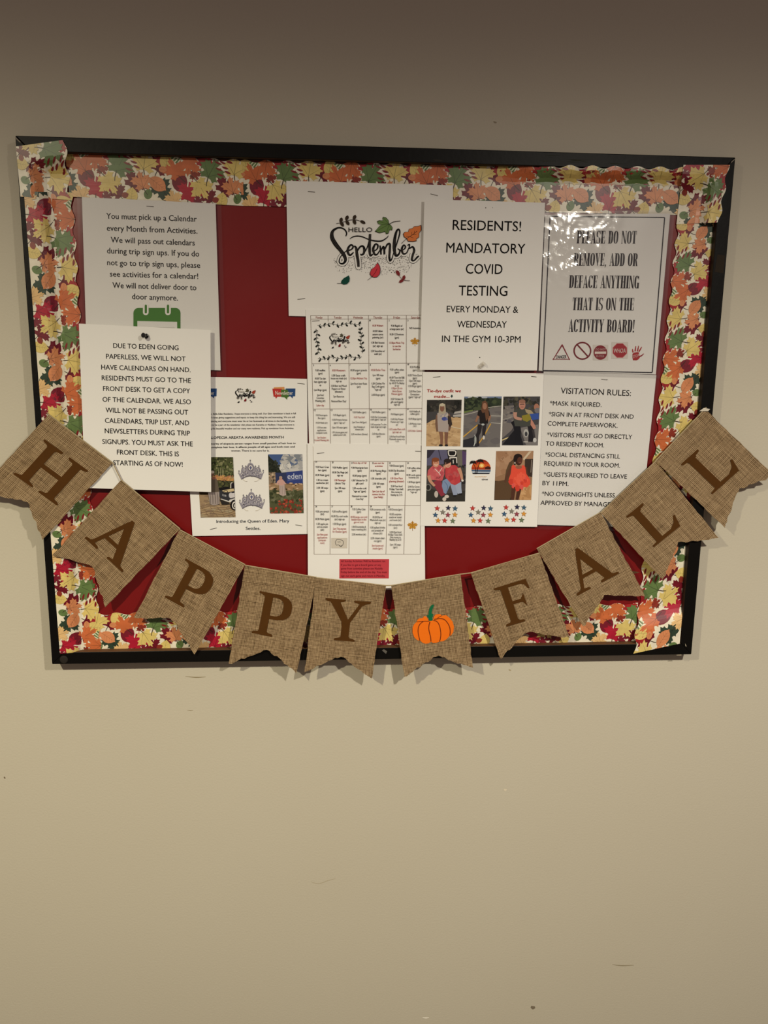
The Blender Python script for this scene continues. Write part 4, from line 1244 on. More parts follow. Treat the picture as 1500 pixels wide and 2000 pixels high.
def ph4(d):
    d.poly([(10, 50), (560, 50), (540, 755), (10, 755)], (70, 66, 66))
    d.poly([(25, 55), (300, 55), (330, 240), (25, 270)], (96, 94, 122)); d.poly([(25, 60), (140, 55), (60, 160), (25, 170)], (54, 50, 64)); d.rib([(180, 60), (215, 200)], 10, (50, 48, 64))
    d.poly([(290, 55), (430, 55), (440, 260), (320, 260)], (34, 32, 34)); d.poly([(420, 55), (500, 55), (500, 300), (440, 300)], (110, 106, 98)); d.poly([(495, 70), (552, 90), (548, 300), (500, 260)], (86, 66, 104))
    for q in ([(310, 70), (405, 75), (400, 130), (360, 140), (320, 130), (310, 70)],):
        d.rib(q, 13, (222, 218, 214))
    d.rib([(325, 165), (425, 160)], 13, (222, 218, 214)); d.rib([(330, 165), (335, 205)], 12, (222, 218, 214)); d.rib([(375, 190), (378, 240)], 12, (222, 218, 214)); d.rib([(420, 165), (425, 235)], 12, (222, 218, 214))
    d.poly([(20, 560), (300, 640), (540, 600), (535, 750), (15, 750)], (52, 50, 46)); d.ell(45, 560, 40, 46, (120, 118, 114)); d.ell(42, 558, 28, 34, (44, 42, 42))
    d.blobs(61, (450, 260, 540, 560), 20, [(60, 56, 56), (84, 80, 78), (40, 38, 40)], 16, 34)
    d.rib([(390, 500), (395, 580), (405, 660)], [120, 80, 50], (148, 160, 186)); d.rib([(440, 490), (450, 570), (465, 640)], [90, 70, 56], (158, 170, 194))
    d.ell(395, 672, 26, 12, (34, 32, 34)); d.ell(470, 650, 28, 12, (34, 32, 34))
    d.rib([(150, 470), (190, 560), (240, 670)], [130, 96, 52], (140, 52, 66))
    d.ell(150, 650, 26, 44, (190, 182, 174)); d.ell(258, 715, 26, 26, (206, 198, 190)); d.ell(290, 680, 30, 22, (206, 198, 190))
    d.poly([(235, 470), (290, 440), (355, 470), (330, 540), (280, 650), (250, 630), (225, 540)], (126, 146, 180)); d.rib([(260, 480), (300, 540), (290, 620)], 10, (98, 118, 156))
    d.rib([(245, 285), (330, 300)], [44, 40], SK)
    d.poly([(270, 300), (320, 265), (400, 260), (450, 300), (470, 400), (470, 490), (400, 530), (350, 510), (270, 420)], (188, 66, 72)); d.ell(330, 400, 40, 30, (176, 76, 82)); d.blobs(64, (290, 290, 460, 500), 14, [(196, 76, 78), (174, 58, 64), (186, 88, 90)], 16, 36)
    d.rib([(450, 300), (480, 380), (495, 460)], [50, 40, 26], SK); d.ell(500, 468, 16, 14, (226, 222, 218))
    d.poly([(40, 330), (100, 270), (200, 260), (255, 300), (260, 380), (230, 470), (100, 460), (80, 400), (30, 400)], (196, 92, 98)); d.blobs(65, (70, 290, 240, 440), 14, [(206, 104, 108), (182, 78, 88)], 16, 36)
    d.rib([(50, 400), (70, 470), (130, 540)], [44, 40, 30], SK)
    d.rib([(130, 310), (190, 370), (205, 400)], 9, (226, 214, 206)); d.rib([(225, 300), (190, 360)], 7, (226, 214, 206))
    d.ell(145, 235, 44, 56, (206, 146, 120)); d.ell(140, 190, 50, 30, (130, 72, 44)); d.rib([(100, 200), (98, 260)], 18, (128, 70, 44)); d.rib([(125, 255), (150, 262), (170, 254)], 7, (236, 222, 210)); d.ell(130, 228, 5, 4, (60, 40, 34)); d.ell(163, 228, 5, 4, (60, 40, 34))
    d.ell(305, 245, 42, 54, (214, 160, 136)); d.ell(300, 205, 48, 30, (44, 34, 34)); d.rib([(262, 200), (262, 250)], 16, (44, 34, 34)); d.rib([(270, 250), (335, 222)], 16, (60, 34, 30)); d.rib([(300, 278), (330, 270)], 6, (150, 80, 76))
photo(sf, e, [(28, 58), (552, 57), (534, 745), (15, 748)], z6, ph4, 'printed photo of two people in red tops sitting together')
def ph5(d):
    d.poly([(915, 70), (1445, 70), (1420, 735), (915, 735)], (150, 116, 88))
    d.poly([(940, 80), (1440, 75), (1440, 200), (1260, 300), (945, 420)], (168, 132, 104)); d.blobs(70, (950, 90, 1150, 400), 16, [(176, 140, 112), (160, 122, 94)], 30, 60)
    d.poly([(930, 470), (1080, 480), (1150, 560), (1170, 730), (920, 730)], (58, 44, 32))
    d.poly([(1180, 180), (1120, 230), (1080, 330), (1060, 460), (940, 480), (925, 720), (1130, 720), (1180, 600), (1150, 400)], (92, 70, 50))
    d.poly([(1330, 180), (1440, 180), (1430, 420), (1330, 400)], (62, 50, 44)); d.rib([(1420, 190), (1410, 360)], 8, (150, 140, 130))
    d.poly([(1270, 560), (1420, 520), (1415, 730), (1260, 730)], (196, 152, 106)); d.blobs(71, (1270, 560, 1415, 720), 14, [(206, 164, 118), (180, 136, 92)], 20, 46)
    d.poly([(1385, 80), (1420, 80), (1320, 200), (1305, 180)], (206, 190, 164))
    d.rib([(1190, 540), (1175, 620), (1165, 725)], [60, 54, 40], (82, 50, 38)); d.rib([(1265, 540), (1245, 630), (1225, 725)], [60, 52, 36], (76, 46, 36))
    d.rib([(1160, 290), (1110, 380), (1065, 490)], [48, 38, 26], (92, 60, 46)); d.rib([(1340, 290), (1350, 350), (1370, 420)], [40, 34, 28], (86, 56, 44))
    d.poly([(1155, 270), (1180, 255), (1230, 300), (1310, 260), (1335, 285), (1350, 380), (1400, 450), (1405, 510), (1360, 560), (1280, 545), (1230, 570), (1180, 545), (1130, 520), (1115, 450), (1140, 380)], (226, 82, 62))
    d.blobs(72, (1130, 400, 1390, 560), 26, [(236, 96, 74), (206, 66, 52), (220, 88, 84)], 14, 34, 1.5)
    d.ell(1250, 290, 44, 22, (150, 96, 76))
    d.ell(1248, 190, 50, 74, (66, 40, 32)); d.ell(1240, 160, 58, 50, (36, 26, 24)); d.rib([(1195, 170), (1195, 260)], [34, 26], (36, 26, 24)); d.ell(1262, 200, 34, 46, (92, 56, 44)); d.ell(1198, 232, 7, 14, (224, 214, 204)); d.rib([(1250, 226), (1280, 224)], 7, (150, 90, 80))
photo(sf, e, [(948, 76), (1445, 72), (1415, 727), (922, 728)], z6, ph5, 'printed photo of a person in a bright coral dress')
# sunset badge
p = PM(sf)
cx, cy, R = 748, 312, 128
band = lambda y0, y1: [z6(620, y0), z6(880, y0), z6(880, y1), z6(620, y1)]
circ = [z6(cx + R * math.cos(6.2832 * i / 40), cy + R * math.sin(6.2832 * i / 40)) for i in range(40)]
for y0, y1, c in ((180, 220, (150, 48, 30)), (220, 250, (186, 66, 34)), (250, 290, (206, 92, 40)), (290, 322, (176, 64, 34)), (326, 342, (70, 96, 130)), (346, 366, (176, 188, 204)), (366, 382, (34, 36, 44))):
    p.poly(clip_poly(circ, band(y0, y1)), c)
c = z6(755, 268); p.ell(c[0], c[1], 5.5, 4.5, (236, 168, 84)); p.ell(c[0], c[1], 2.8, 2.4, (250, 220, 150))
p.poly([z6(800, 290), z6(840, 275), z6(876, 290), z6(874, 318), z6(800, 316)], (74, 34, 28))
p.line(z6(680, 348), z6(872, 346), .9, (60, 84, 120), n=1)
for a, b, cc in (((665, 375), (675, 310), (640, 235)), ((688, 378), (705, 300), (735, 215))):
    p.ribbon([z6(*a), z6(*b), z6(*cc)], [1.6, 1.2, .9], (34, 24, 22))
    for th in (-2.9, -2.4, -1.6, -.8, -.3, .2, 2.9):
        p.ribbon([z6(*cc), z6(cc[0] + 26 * math.cos(th), cc[1] + 26 * math.sin(th) - 6), z6(cc[0] + 50 * math.cos(th), cc[1] + 40 * math.sin(th) + 12)], [1.0, 2.2, .4], (30, 22, 22))
p.poly([z6(632, 372), z6(700, 360), z6(690, 382), z6(640, 382)], (30, 24, 26))
p.text("summer", z6(662, 422), z6(825, 422), 2.4, (216, 172, 112), -.01)
p.text("time", z6(755, 462), z6(836, 462), 3.6, (40, 36, 36), .01, .12)
p.build('sunset_badge', e)
SC = [(0, 0, (192, 66, 62)), (147, -5, (48, 48, 76)), (238, 2, (66, 98, 124)), (74, 52, (132, 128, 118)), (-24, 88, (62, 94, 128)), (142, 88, (148, 70, 84)), (236, 85, (220, 152, 62)), (12, 163, (218, 150, 62)), (100, 163, (198, 68, 62)), (207, 168, (110, 124, 96))]
for ox, oy in ((163, 838), (635, 838), (1080, 826)):
    p = PM(sf)
    for x, y, c in SC:
        q = z6(ox + x, oy + y)
        for rr, cc in ((6.1, tuple(int(v * .6) for v in c)), (5.2, c)):
            p.poly([(q[0] + rr * (1 if i % 2 == 0 else .45) * math.sin(math.pi * i / 5 + .06), q[1] - rr * (1 if i % 2 == 0 else .45) * math.cos(math.pi * i / 5 + .06)) for i in range(10)], cc)
    p.build('star_cluster', e)

# --- visitation rules
e, sf = sheet('printed_notice', 'white notice of visitation rules, partly covered by the right-hand pennants', 'notice',
              [(1062, 722), (1282, 732.5), (1251, 1030), (1049, 1025)], (.0168, .0160, .0160, .0168), .0005)
z = Z(1040, 710, 5.769)
p = PM(sf)
lines(p, z, [("VISITATION RULES:", (317, 337), (1108, 366))], 66, 5.769, INK, .004)
p.build('heading', e)
p = PM(sf)
lines(p, z, [("*MASK REQUIRED.", (195, 470), (778, 489)), ("*SIGN IN AT FRONT DESK AND", (183, 593), (1138, 623)), ("COMPLETE PAPERWORK.", (170, 698), (958, 724)),
             ("*VISITORS MUST GO DIRECTLY", (163, 825), (1122, 852)), ("TO RESIDENT ROOM.", (150, 925), (805, 945)), ("*SOCIAL DISTANCING STILL", (143, 1048), (985, 1071)),
             ("REQUIRED IN YOUR ROOM.", (132, 1148), (985, 1173)), ("*GUESTS REQUIRED TO LEAVE", (125, 1272), (1063, 1298)), ("BY 11PM.", (112, 1370), (405, 1380)),
             ("*NO OVERNIGHTS UNLESS", (105, 1490), (925, 1509)), ("APPROVED BY MANAGER.", (90, 1591), (935, 1614))], 49, 5.769, INK, .005)
p.build('lettering', e)
sleeve(sf, e, (.0, .0, .03, .03))

# --- do not remove
e, sf = sheet('printed_notice', 'laminated notice with a black border and five red warning symbols, crinkled glare on top', 'notice',
              [(1065, 419.5), (1309, 417), (1281, 731.5), (1052, 724)], (.0186, .0170, .0176, .0182), .0005)
z = Z(1040, 300, 3.571)
p = PM(sf)
for a, b in (((123, 437), (922, 446)), ((922, 446), (835, 1527)), ((835, 1527), (73, 1513)), ((73, 1513), (123, 437))):
    p.line(z(*a), z(*b), 2.0, (26, 26, 34))
p.build('printed_border', e)
# a condensed fat-face alphabet
def sup(cx, cy, rx, ry, a0, a1, n=18, pw=2.6):
    out = []
    for i in range(n + 1):
        t = a0 + (a1 - a0) * i / n
        c, s = math.cos(t), math.sin(t)
        out.append((cx + rx * math.copysign(abs(c) ** (2 / pw), c), cy + ry * math.copysign(abs(s) ** (2 / pw), s)))
    return out
def rc(x0, y0, x1, y1): return [(x0, y0), (x1, y0), (x1, y1), (x0, y1)]
def band_(cx, cy, rx, ry, tx, ty, a0, a1):
    o = sup(cx, cy, rx, ry, a0, a1); i = sup(cx, cy, rx - tx, ry - ty, a0, a1)
    return [[o[k], o[k + 1], i[k + 1], i[k]] for k in range(len(o) - 1)]
ST, HT = .15, .035       # stem and hairline thickness, letters .42 wide on a height of 1
def stem(x, s=.045): return [rc(x, 0, x + ST, 1), rc(x - s, 0, x + ST + s, HT), rc(x - s, 1 - HT, x + ST + s, 1)]
def thin(x, s=.04): return [rc(x, 0, x + .04, 1), rc(x - s, 0, x + .04 + s, HT), rc(x - s, 1 - HT, x + .04 + s, 1)]
P2 = math.pi / 2
FAT = {
    'I': (.25, stem(.05)), 'L': (.38, stem(.05) + [rc(.05, 0, .37, HT), [(.33, 0), (.37, 0), (.37, .3), (.35, .3)]]),
    'E': (.40, stem(.05) + [rc(.05, 0, .38, HT), rc(.05, 1 - HT, .37, 1), rc(.2, .49, .31, .52), rc(.30, .38, .32, .63), [(.33, 0), (.38, 0), (.38, .3), (.36, .3)], [(.33, 1), (.37, 1), (.37, .72), (.355, .72)]]),
    'F': (.38, stem(.05) + [rc(.05, 1 - HT, .37, 1), rc(.2, .49, .31, .52), rc(.30, .38, .32, .63), [(.33, 1), (.37, 1), (.37, .72), (.355, .72)]]),
    'T': (.42, stem(.135) + [rc(.02, 1 - HT, .40, 1), [(.02, 1), (.07, 1), (.04, .7), (.02, .7)], [(.35, 1), (.40, 1), (.40, .7), (.38, .7)]]),
    'H': (.50, stem(.05) + stem(.30) + [rc(.15, .48, .35, .52)]), 'N': (.47, thin(.05) + thin(.38) + [[(.03, 1), (.16, 1), (.42, 0), (.38, 0), (.30, .05)]]),
    'D': (.45, stem(.05) + [rc(.05, 0, .22, HT), rc(.05, 1 - HT, .22, 1)] + band_(.22, .5, .21, .5, ST, HT, -P2, P2)),
    'O': (.44, band_(.22, .5, .205, .5, ST * .95, HT, 0, 2 * math.pi)), 'P': (.43, stem(.05) + [rc(.15, .45, .22, .45 + HT), rc(.15, 1 - HT, .22, 1)] + band_(.22, .725, .19, .275, ST * .9, HT, -P2, P2)),
    'R': (.46, stem(.05) + [rc(.15, .48, .22, .48 + HT), rc(.15, 1 - HT, .22, 1), [(.22, .5), (.34, .46), (.42, .03), (.45, .03), (.45, 0), (.32, 0)]] + band_(.22, .74, .19, .26, ST * .9, HT, -P2, P2)),
    'B': (.45, stem(.05) + [rc(.15, 0, .22, HT), rc(.15, .5, .22, .5 + HT), rc(.15, 1 - HT, .22, 1)] + band_(.22, .76, .185, .24, ST * .85, HT, -P2, P2) + band_(.22, .265, .205, .265, ST * .9, HT, -P2, P2)),
    'C': (.43, band_(.22, .5, .205, .5, ST * .95, HT, .55, 2 * math.pi - .55) + [rc(.37, .7, .40, .98)]),
    'G': (.46, band_(.22, .5, .205, .5, ST * .95, HT, .55, 2 * math.pi - .4) + [rc(.37, .7, .40, .98), rc(.28, 0, .42, .45), rc(.24, .42, .45, .45)]),
    'S': (.40, band_(.20, .74, .17, .26, .1, HT, .5, 1.5 * math.pi) + band_(.20, .25, .18, .25, .1, HT, -.5 * math.pi - .9, P2) + [[(.03, .7), (.15, .62), (.37, .28), (.25, .36)], rc(.33, .74, .36, .98), rc(.03, .02, .06, .28)]),
    'A': (.46, [[(.19, 1), (.25, 1), (.44, 0), (.29, 0)], [(.20, .98), (.23, .98), (.10, 0), (.06, 0)], rc(.11, .28, .32, .32), rc(.01, 0, .15, HT), rc(.25, 0, .47, HT)]),
    'V': (.44, [[(.03, 1), (.17, 1), (.27, .2), (.22, 0)], [(.36, 1), (.39, 1), (.25, 0), (.21, 0)], rc(0, 1 - HT, .21, 1), rc(.30, 1 - HT, .44, 1)]),
    'Y': (.44, [[(.03, 1), (.17, 1), (.29, .45), (.16, .42)], [(.36, 1), (.39, 1), (.28, .45), (.24, .45)], rc(.15, 0, .29, .45), rc(0, 1 - HT, .21, 1), rc(.30, 1 - HT, .44, 1), rc(.1, 0, .34, HT)]),
    'M': (.58, thin(.05) + stem(.38) + [[(.03, 1), (.17, 1), (.30, .1), (.27, 0)], [(.42, 1), (.45, 1), (.29, 0), (.26, 0)]]),
    ',': (.16, [[(.03, .1), (.14, .1), (.12, -.05), (.04, -.16), (.07, -.02), (.03, 0)]]), '!': (.2, [[(.04, 1), (.16, 1), (.12, .25), (.08, .25)], rc(.04, 0, .16, .12)]), ' ': (.24, [])}
def fat(pm, body, a, b, h, col):
    w = sum(FAT[c][0] + .012 for c in body)
    x = 0
    ux, uy = pm.surf.up((a[0] + b[0]) / 2, (a[1] + b[1]) / 2)
    for ch in body:
        adv, polys = FAT[ch]
        for q in polys:
            pm.poly([(a[0] + (b[0] - a[0]) * (x + px) / w + ux * h * py, a[1] + (b[1] - a[1]) * (x + px) / w + uy * h * py) for px, py in q], col, adv=False)
        x += adv + .012
    pm.eps += pm.step
p = PM(sf)
for body, a, b in (("PLEASE DO NOT", (307, 626), (725, 628)), ("REMOVE, ADD OR", (285, 781), (734, 784)), ("DEFACE ANYTHING", (253, 936), (744, 940)), ("THAT IS ON THE", (276, 1092), (707, 1094)), ("ACTIVITY BOARD!", (248, 1243), (712, 1247))):
    fat(p, body, z(*a), z(*b), 88 / 3.571, (16, 14, 18))
p.build('lettering', e)
zi = Z(1070, 655, 7.5)
RD = (136, 26, 36)
p = PM(sf)
p.ribbon([zi(210, 140), zi(80, 350), zi(315, 350), zi(210, 140)], 2.6, RD, smooth=False)
for q in ((210, 140), (80, 350), (315, 350)):
    c = zi(*q); p.ell(c[0], c[1], 1.3, 1.3, RD, n=10)
p.text("DANGER", zi(124, 338), zi(270, 334), 44 / 7.5, (24, 20, 22), .02)
p.build('warning_symbol', e)['label'] = 'red danger triangle'
p = PM(sf)
c = zi(506, 226); p.ring(c[0], c[1], 16.2, 2.9, (120, 22, 32)); p.line(zi(430, 135), zi(590, 312), 2.8, (120, 22, 32), n=1)
p.build('warning_symbol', e)['label'] = 'red circle with a diagonal bar'
p = PM(sf)
p.poly([zi(660, 138), zi(884, 138), zi(884, 364), zi(660, 364)], (222, 216, 208))
c = zi(770, 252); p.ell(c[0], c[1], 13.4, 14.2, (138, 30, 40), n=28); p.poly([zi(688, 238), zi(854, 236), zi(854, 270), zi(688, 272)], (230, 216, 208))
p.text("DO NOT", zi(698, 221), zi(850, 219), 30 / 7.5, (222, 188, 184), .01); p.text("ENTER", zi(708, 320), zi(826, 319), 30 / 7.5, (222, 188, 184), .01)
p.build('warning_symbol', e)['label'] = 'red no-entry disc'
p = PM(sf)
p.poly([zi(934, 100), zi(1176, 98), zi(1172, 340), zi(932, 342)], (222, 216, 208))
c = zi(1055, 222)
for r, col in ((15.3, (206, 120, 120)), (14.2, (168, 40, 48))):
    p.poly([(c[0] + r * math.cos(math.pi * (i + .5) / 4), c[1] + r * math.sin(math.pi * (i + .5) / 4)) for i in range(8)], col)
p.text("WHOA", zi(960, 256), zi(1140, 254), 62 / 7.5, (236, 224, 216), .012)
p.build('warning_symbol', e)['label'] = 'red octagon sign'
p = PM(sf)
HR = (172, 38, 42)
p.poly([zi(1240, 272), zi(1262, 252), zi(1310, 244), zi(1335, 250), zi(1340, 300), zi(1350, 320), zi(1330, 350), zi(1300, 366), zi(1248, 364), zi(1240, 330)], HR)
for q in ([(1250, 250), (1243, 225), (1242, 198)], [(1278, 235), (1284, 195), (1289, 158)], [(1310, 235), (1322, 195), (1330, 152)], [(1334, 240), (1355, 205), (1376, 168)], [(1345, 310), (1375, 295), (1405, 268)]):
    p.ribbon([zi(*t) for t in q], [2.6, 2.3, 1.3], HR if q[0][0] < 1340 else (150, 34, 38))
p.text("STOP", zi(1244, 335), zi(1334, 312), 42 / 7.5, (232, 206, 200), -.01)
p.build('warning_symbol', e)['label'] = 'red raised hand'
_r = random.Random(5)
_cre = [(_r.uniform(1058, 1220), _r.uniform(415, 590), _r.uniform(0, 3.14), _r.uniform(7, 24), _r.uniform(.0004, .0013)) for i in range(150)]
def crumple(x, y):
    m = math.exp(-(((x - 1115) / 62) ** 2 + ((y - 490) / 62) ** 2) ** 1.3)
    m = max(m, .6 * math.exp(-(((x - 1185) / 50) ** 2 + ((y - 438) / 16) ** 2)))
    m = max(m, .35 * math.exp(-(((x - 1068) / 10) ** 2 + ((y - 560) / 90) ** 2)))
    v = 0
    for cx, cy, th, l, a in _cre:
        t = (x - cx) * math.cos(th) + (y - cy) * math.sin(th)
        n = -(x - cx) * math.sin(th) + (y - cy) * math.cos(th)
        if abs(t) < l * 3 and abs(n) < l:
            v += a * max(0, 1 - abs(n) / (l * .5)) * max(0, 1 - abs(t) / (l * 2.2))
    return .0004 + m * v + .0002 * math.sin(x * .05 + y * .03)
sleeve(sf, e, (.02, .02, .035, .025), M_FILM2, .0003, crumple, 96, 120)

# --- mandatory testing
e, sf = sheet('printed_notice', 'white notice in large capitals about residents testing, right of the September sheet', 'notice',
              [(829, 389), (1064.5, 396), (1049, 723.6), (820, 722.4)], (.0255, .0200, .0198, .0248), .0006)
z = Z(800, 370, 5.357)
p = PM(sf)
lines(p, z, [("RESIDENTS!", (450, 421), (1165, 438))], 104, 5.357, INK, .003)
p.build('title', e)
p = PM(sf)
lines(p, z, [("MANDATORY", (383, 659), (1208, 673)), ("COVID", (587, 880), (970, 886)), ("TESTING", (513, 1108), (1022, 1114))], 104, 5.357, INK, .003)
p.build('heading', e)
p = PM(sf)
lines(p, z, [("EVERY MONDAY &", (388, 1284), (1135, 1291)), ("WEDNESDAY", (497, 1443), (1015, 1447)), ("IN THE GYM 10-3PM", (338, 1595), (1160, 1602))], 68, 5.357, INK, .003)
p.build('lettering', e)
for x, y in ((797, 192), (870, 190), (734, 1758)):
    p = PM(sf)
    c = z(x, y); p.ell(c[0], c[1], 1.0 if x != 870 else .6, 1.1 if x != 870 else .6, (60, 52, 46), n=8)
    p.build('pin_hole', e)

# --- calendar pick-up notice
e, sf = sheet('printed_notice', 'laminated notice with a green calendar icon, half covered by the sheet below it', 'notice',
              [(160, 385), (421, 397.5), (431, 723.5), (170, 712)], (.0168, .0168, .0166, .0166), .0005)
z = Z(0, 240, 3.333)
p = PM(sf)
lines(p, z, [("You must pick up a Calendar", (693, 623), (1281, 643)), ("every Month from Activities.", (696, 702), (1285, 721)), ("We will pass out calendars", (722, 778), (1268, 798)),
             ("during trip sign ups. If you do", (697, 849), (1297, 870)), ("not go to trip sign ups, please", (698, 926), (1303, 944)), ("see activities for a calendar!", (716, 1000), (1290, 1016)),
             ("We will not deliver door to", (733, 1074), (1278, 1089)), ("door anymore.", (860, 1147), (1158, 1157))], 37, 3.333, INK, .006)
p.build('lettering', e)
z = Z(130, 560, 4.6875)
p = PM(sf)
GI = (76, 128, 58)
def rrect(x0, y0, x1, y1, r):
    o = []
    for cx, cy, a in ((x1 - r, y0 + r, -P2), (x1 - r, y1 - r, 0), (x0 + r, y1 - r, P2), (x0 + r, y0 + r, math.pi)):
        o += [z(cx + r * math.cos(a + P2 * i / 5), cy + r * math.sin(a + P2 * i / 5)) for i in range(6)]
    return o
p.poly(rrect(612, 194, 1043, 640, 46), GI)
p.poly([z(648, 314), z(1012, 322), z(1016, 600), z(650, 600)], (232, 230, 226))
for x in (725, 928):
    p.poly(rrect(x - 26, 150, x + 26, 260, 25), (236, 234, 230))
    p.poly(rrect(x - 10, 164, x + 11, 244, 10), GI)
p.line(z(800, 372), z(990, 376), .8, (190, 186, 180))
p.build('calendar_icon', e)['label'] = 'green calendar icon'
sleeve(sf, e, (.038, .006, .042, .04))

# --- paperless notice
e, sf = sheet('printed_notice', 'plain white notice in capitals held by the black push pin, lower left', 'notice',
              [(154, 632), (411, 644.5), (412.5, 961), (166, 953)], (.0262, .0272, .0275, .0290), .0008)
p = PM(sf)
lines(p, z, [("DUE TO EDEN GOING", (428, 560), (1025, 581)), ("PAPERLESS, WE WILL NOT", (362, 658), (1090, 683)), ("HAVE CALENDARS ON HAND.", (318, 757), (1135, 783)), ("RESIDENTS MUST GO TO THE", (322, 855), (1138, 881)),
             ("FRONT DESK TO GET A COPY", (335, 953), (1130, 976)), ("OF THE CALENDAR. WE ALSO", (330, 1052), (1138, 1076)), ("WILL NOT BE PASSING OUT", (358, 1150), (1113, 1171)), ("CALENDARS, TRIP LIST, AND", (352, 1245), (1122, 1269)),
             ("NEWSLETTERS DURING TRIP", (350, 1340), (1130, 1363)), ("SIGNUPS. YOU MUST ASK THE", (328, 1438), (1155, 1461)), ("FRONT DESK. THIS IS", (462, 1535), (1028, 1553)), ("STARTING AS OF NOW!", (428, 1632), (1063, 1649))], 44, 4.6875, INK, .006)
p.build('lettering', e)
PAPERLESS = sf

# ------------------------------------------------------------------ staples and pins
STAPLES = [  # px ends, depth of the paper it pins, label
    ((286, 402.5), (300, 403.5), .0174, 'staple at the top of the notice with the green calendar icon'),
    ((601.5, 374), (615, 375), .0172, 'staple at the top left of the landscape September sheet'),
    ((841, 378.5), (855, 382), .0172, 'staple at the top right of the landscape September sheet'),
    ((581, 584.5), (596, 583), .0166, 'staple at the bottom left of the landscape September sheet'),
    ((581, 748.5), (595, 750), .0152, 'staple at the top right of the newsletter page'),
    ((410, 1034), (423, 1031), .0158, 'staple at the bottom left of the newsletter page'),
    ((577, 1025), (590, 1027), .0152, 'staple at the bottom right of the newsletter page'),
    ((609.5, 627), (624, 626), .0180, 'staple at the top left of the upper calendar page'),
    ((619, 885.5), (633, 884), .0184, 'staple at the top left of the lower calendar page'),
    ((811, 881), (822, 881.5), .0184, 'staple at the top right of the lower calendar page'),
    ((846, 736.5), (860, 735.5), .0197, 'staple at the top left of the sheet of five photos'),
    ((1038, 735), (1048, 736), .0190, 'staple at the top right of the sheet of five photos'),
    ((1175, 740.5), (1187, 741.5), .0178, 'staple at the top of the visitation rules notice')]
for a, b, d, lab in STAPLES:
    p = PM()
    A, B = at(*a, d + .0004), at(*b, d + .0004)
    back = Vector((0, .0035, 0))
    tube(p, [A + back, A + back * .2, A * .97 + B * .03, B * .97 + A * .03, B + back * .2, B + back], .00035, M_STEEL, 5)
    o = p.build('staple')
    tag(o, lab, 'staple', 'staples in the posted sheets')
def push_pin(label, base, axis, s, mat, group):
    e = empty('push_pin', base, label, 'push pin', group)
    p = PM()
    lathe(p, base, axis, [(0, .0042 * s), (.0014 * s, .0045 * s), (.002 * s, .0026 * s), (.007 * s, .0021 * s), (.0085 * s, .0026 * s), (.0098 * s, .0042 * s), (.0114 * s, .0044 * s), (.012 * s, .0036 * s)], mat, 18)
    p.build('pin_head', e, smooth=False)
    p = PM()
    lathe(p, base + axis * .001, -axis, [(0, .0006), (.008, .0005), (.010, .0001)], M_STEEL, 8)
    p.build('pin_point', e)
b = at(286.5, 656.5, .0272 + .0008)
push_pin('black push pin through the top of the paperless notice', b, Vector((-.34, -.9, .12)).normalized(), .95, M_BLACKPL, 'push pins')
b = at(937, 716.5, .0232)
push_pin('clear push pin at the bottom of the testing notice', b, Vector((.62, -.55, .62)).normalized(), .95, M_CLEAR, 'push pins')

# ------------------------------------------------------------------ burlap pennant banner
PD = FD + .0045
banner = empty('pennant_banner', at(690, 1130, PD), 'brown burlap pennant banner spelling HAPPY FALL with an orange pumpkin, strung across the board', 'banner')
SER = .04
def glyph(ch):
    """printed serif capitals on a height of 1: lists of polygons"""
    def ser(x0, x1, y, up):          # a bracketed slab serif
        s = 1 if up else -1
        m0, m1 = x0 + .12, x1 - .12
        return [[(x0, y), (x1, y), (x1 + .01, y + s * .03), (x1 - .02, y + s * .055), (m1, y + s * .075), (m1 - .03, y + s * .11), (m0 + .03, y + s * .11), (m0, y + s * .075), (x0 + .02, y + s * .055), (x0 - .01, y + s * .03)]]
    def st(x, w=.17): return [rc(x, .0, x + w, 1)]
    if ch == 'H':
        return st(.145, .19) + st(.80, .19) + ser(0, .48, 0, 1) + ser(0, .48, 1, 0) + ser(.655, 1.13, 0, 1) + ser(.655, 1.13, 1, 0) + [rc(.3, .46, .84, .555)]
    if ch == 'A':
        return [[(.52, 1.0), (.60, 1.0), (1.0, .06), (.78, .06), (.49, .80)], [(.50, .95), (.56, .86), (.22, .05), (.13, .05)], [(.28, .30), (.78, .30), (.74, .385), (.31, .385)]] + ser(0, .36, 0, 1) + ser(.66, 1.12, 0, 1)
    if ch == 'P':
        ring = band_(.40, .70, .42, .30, .2, .085, -P2, P2)
        return st(.145, .19) + ser(0, .48, 0, 1) + [rc(0.0, .955, .40, 1), [(0, 1), (0, .965), (.1, .93), (.16, .88), (.3, .88), (.3, 1)], rc(.3, .40, .41, .485), rc(.3, .915, .41, 1)] + ring
    if ch == 'Y':
        return [[(.10, .97), (.34, .97), (.62, .47), (.645, .40), (.45, .36), (.44, .46)], [(.86, .97), (.95, .97), (.65, .45), (.55, .45), (.59, .52)], rc(.455, 0, .65, .48)] + ser(.31, .80, 0, 1) + ser(0, .47, 1, 0) + ser(.70, 1.094, 1, 0)
    if ch == 'F':
        return st(.145, .19) + ser(0, .48, 0, 1) + ser(0, .42, 1, 0) + [rc(.3, .92, .80, 1), [(.70, 1), (.82, 1), (.84, .75), (.80, .76), (.74, .88), (.62, .93)], rc(.3, .48, .62, .565), [(.55, .56), (.60, .62), (.65, .68), (.655, .36), (.62, .40), (.58, .47), (.50, .49)]]
    if ch == 'L':
        return st(.145, .19) + ser(0, .51, 1, 0) + [[(0, 0), (.82, 0), (.90, .30), (.85, .31), (.76, .17), (.60, .09), (.3, .09), (.1, .06), (0, .045)]]
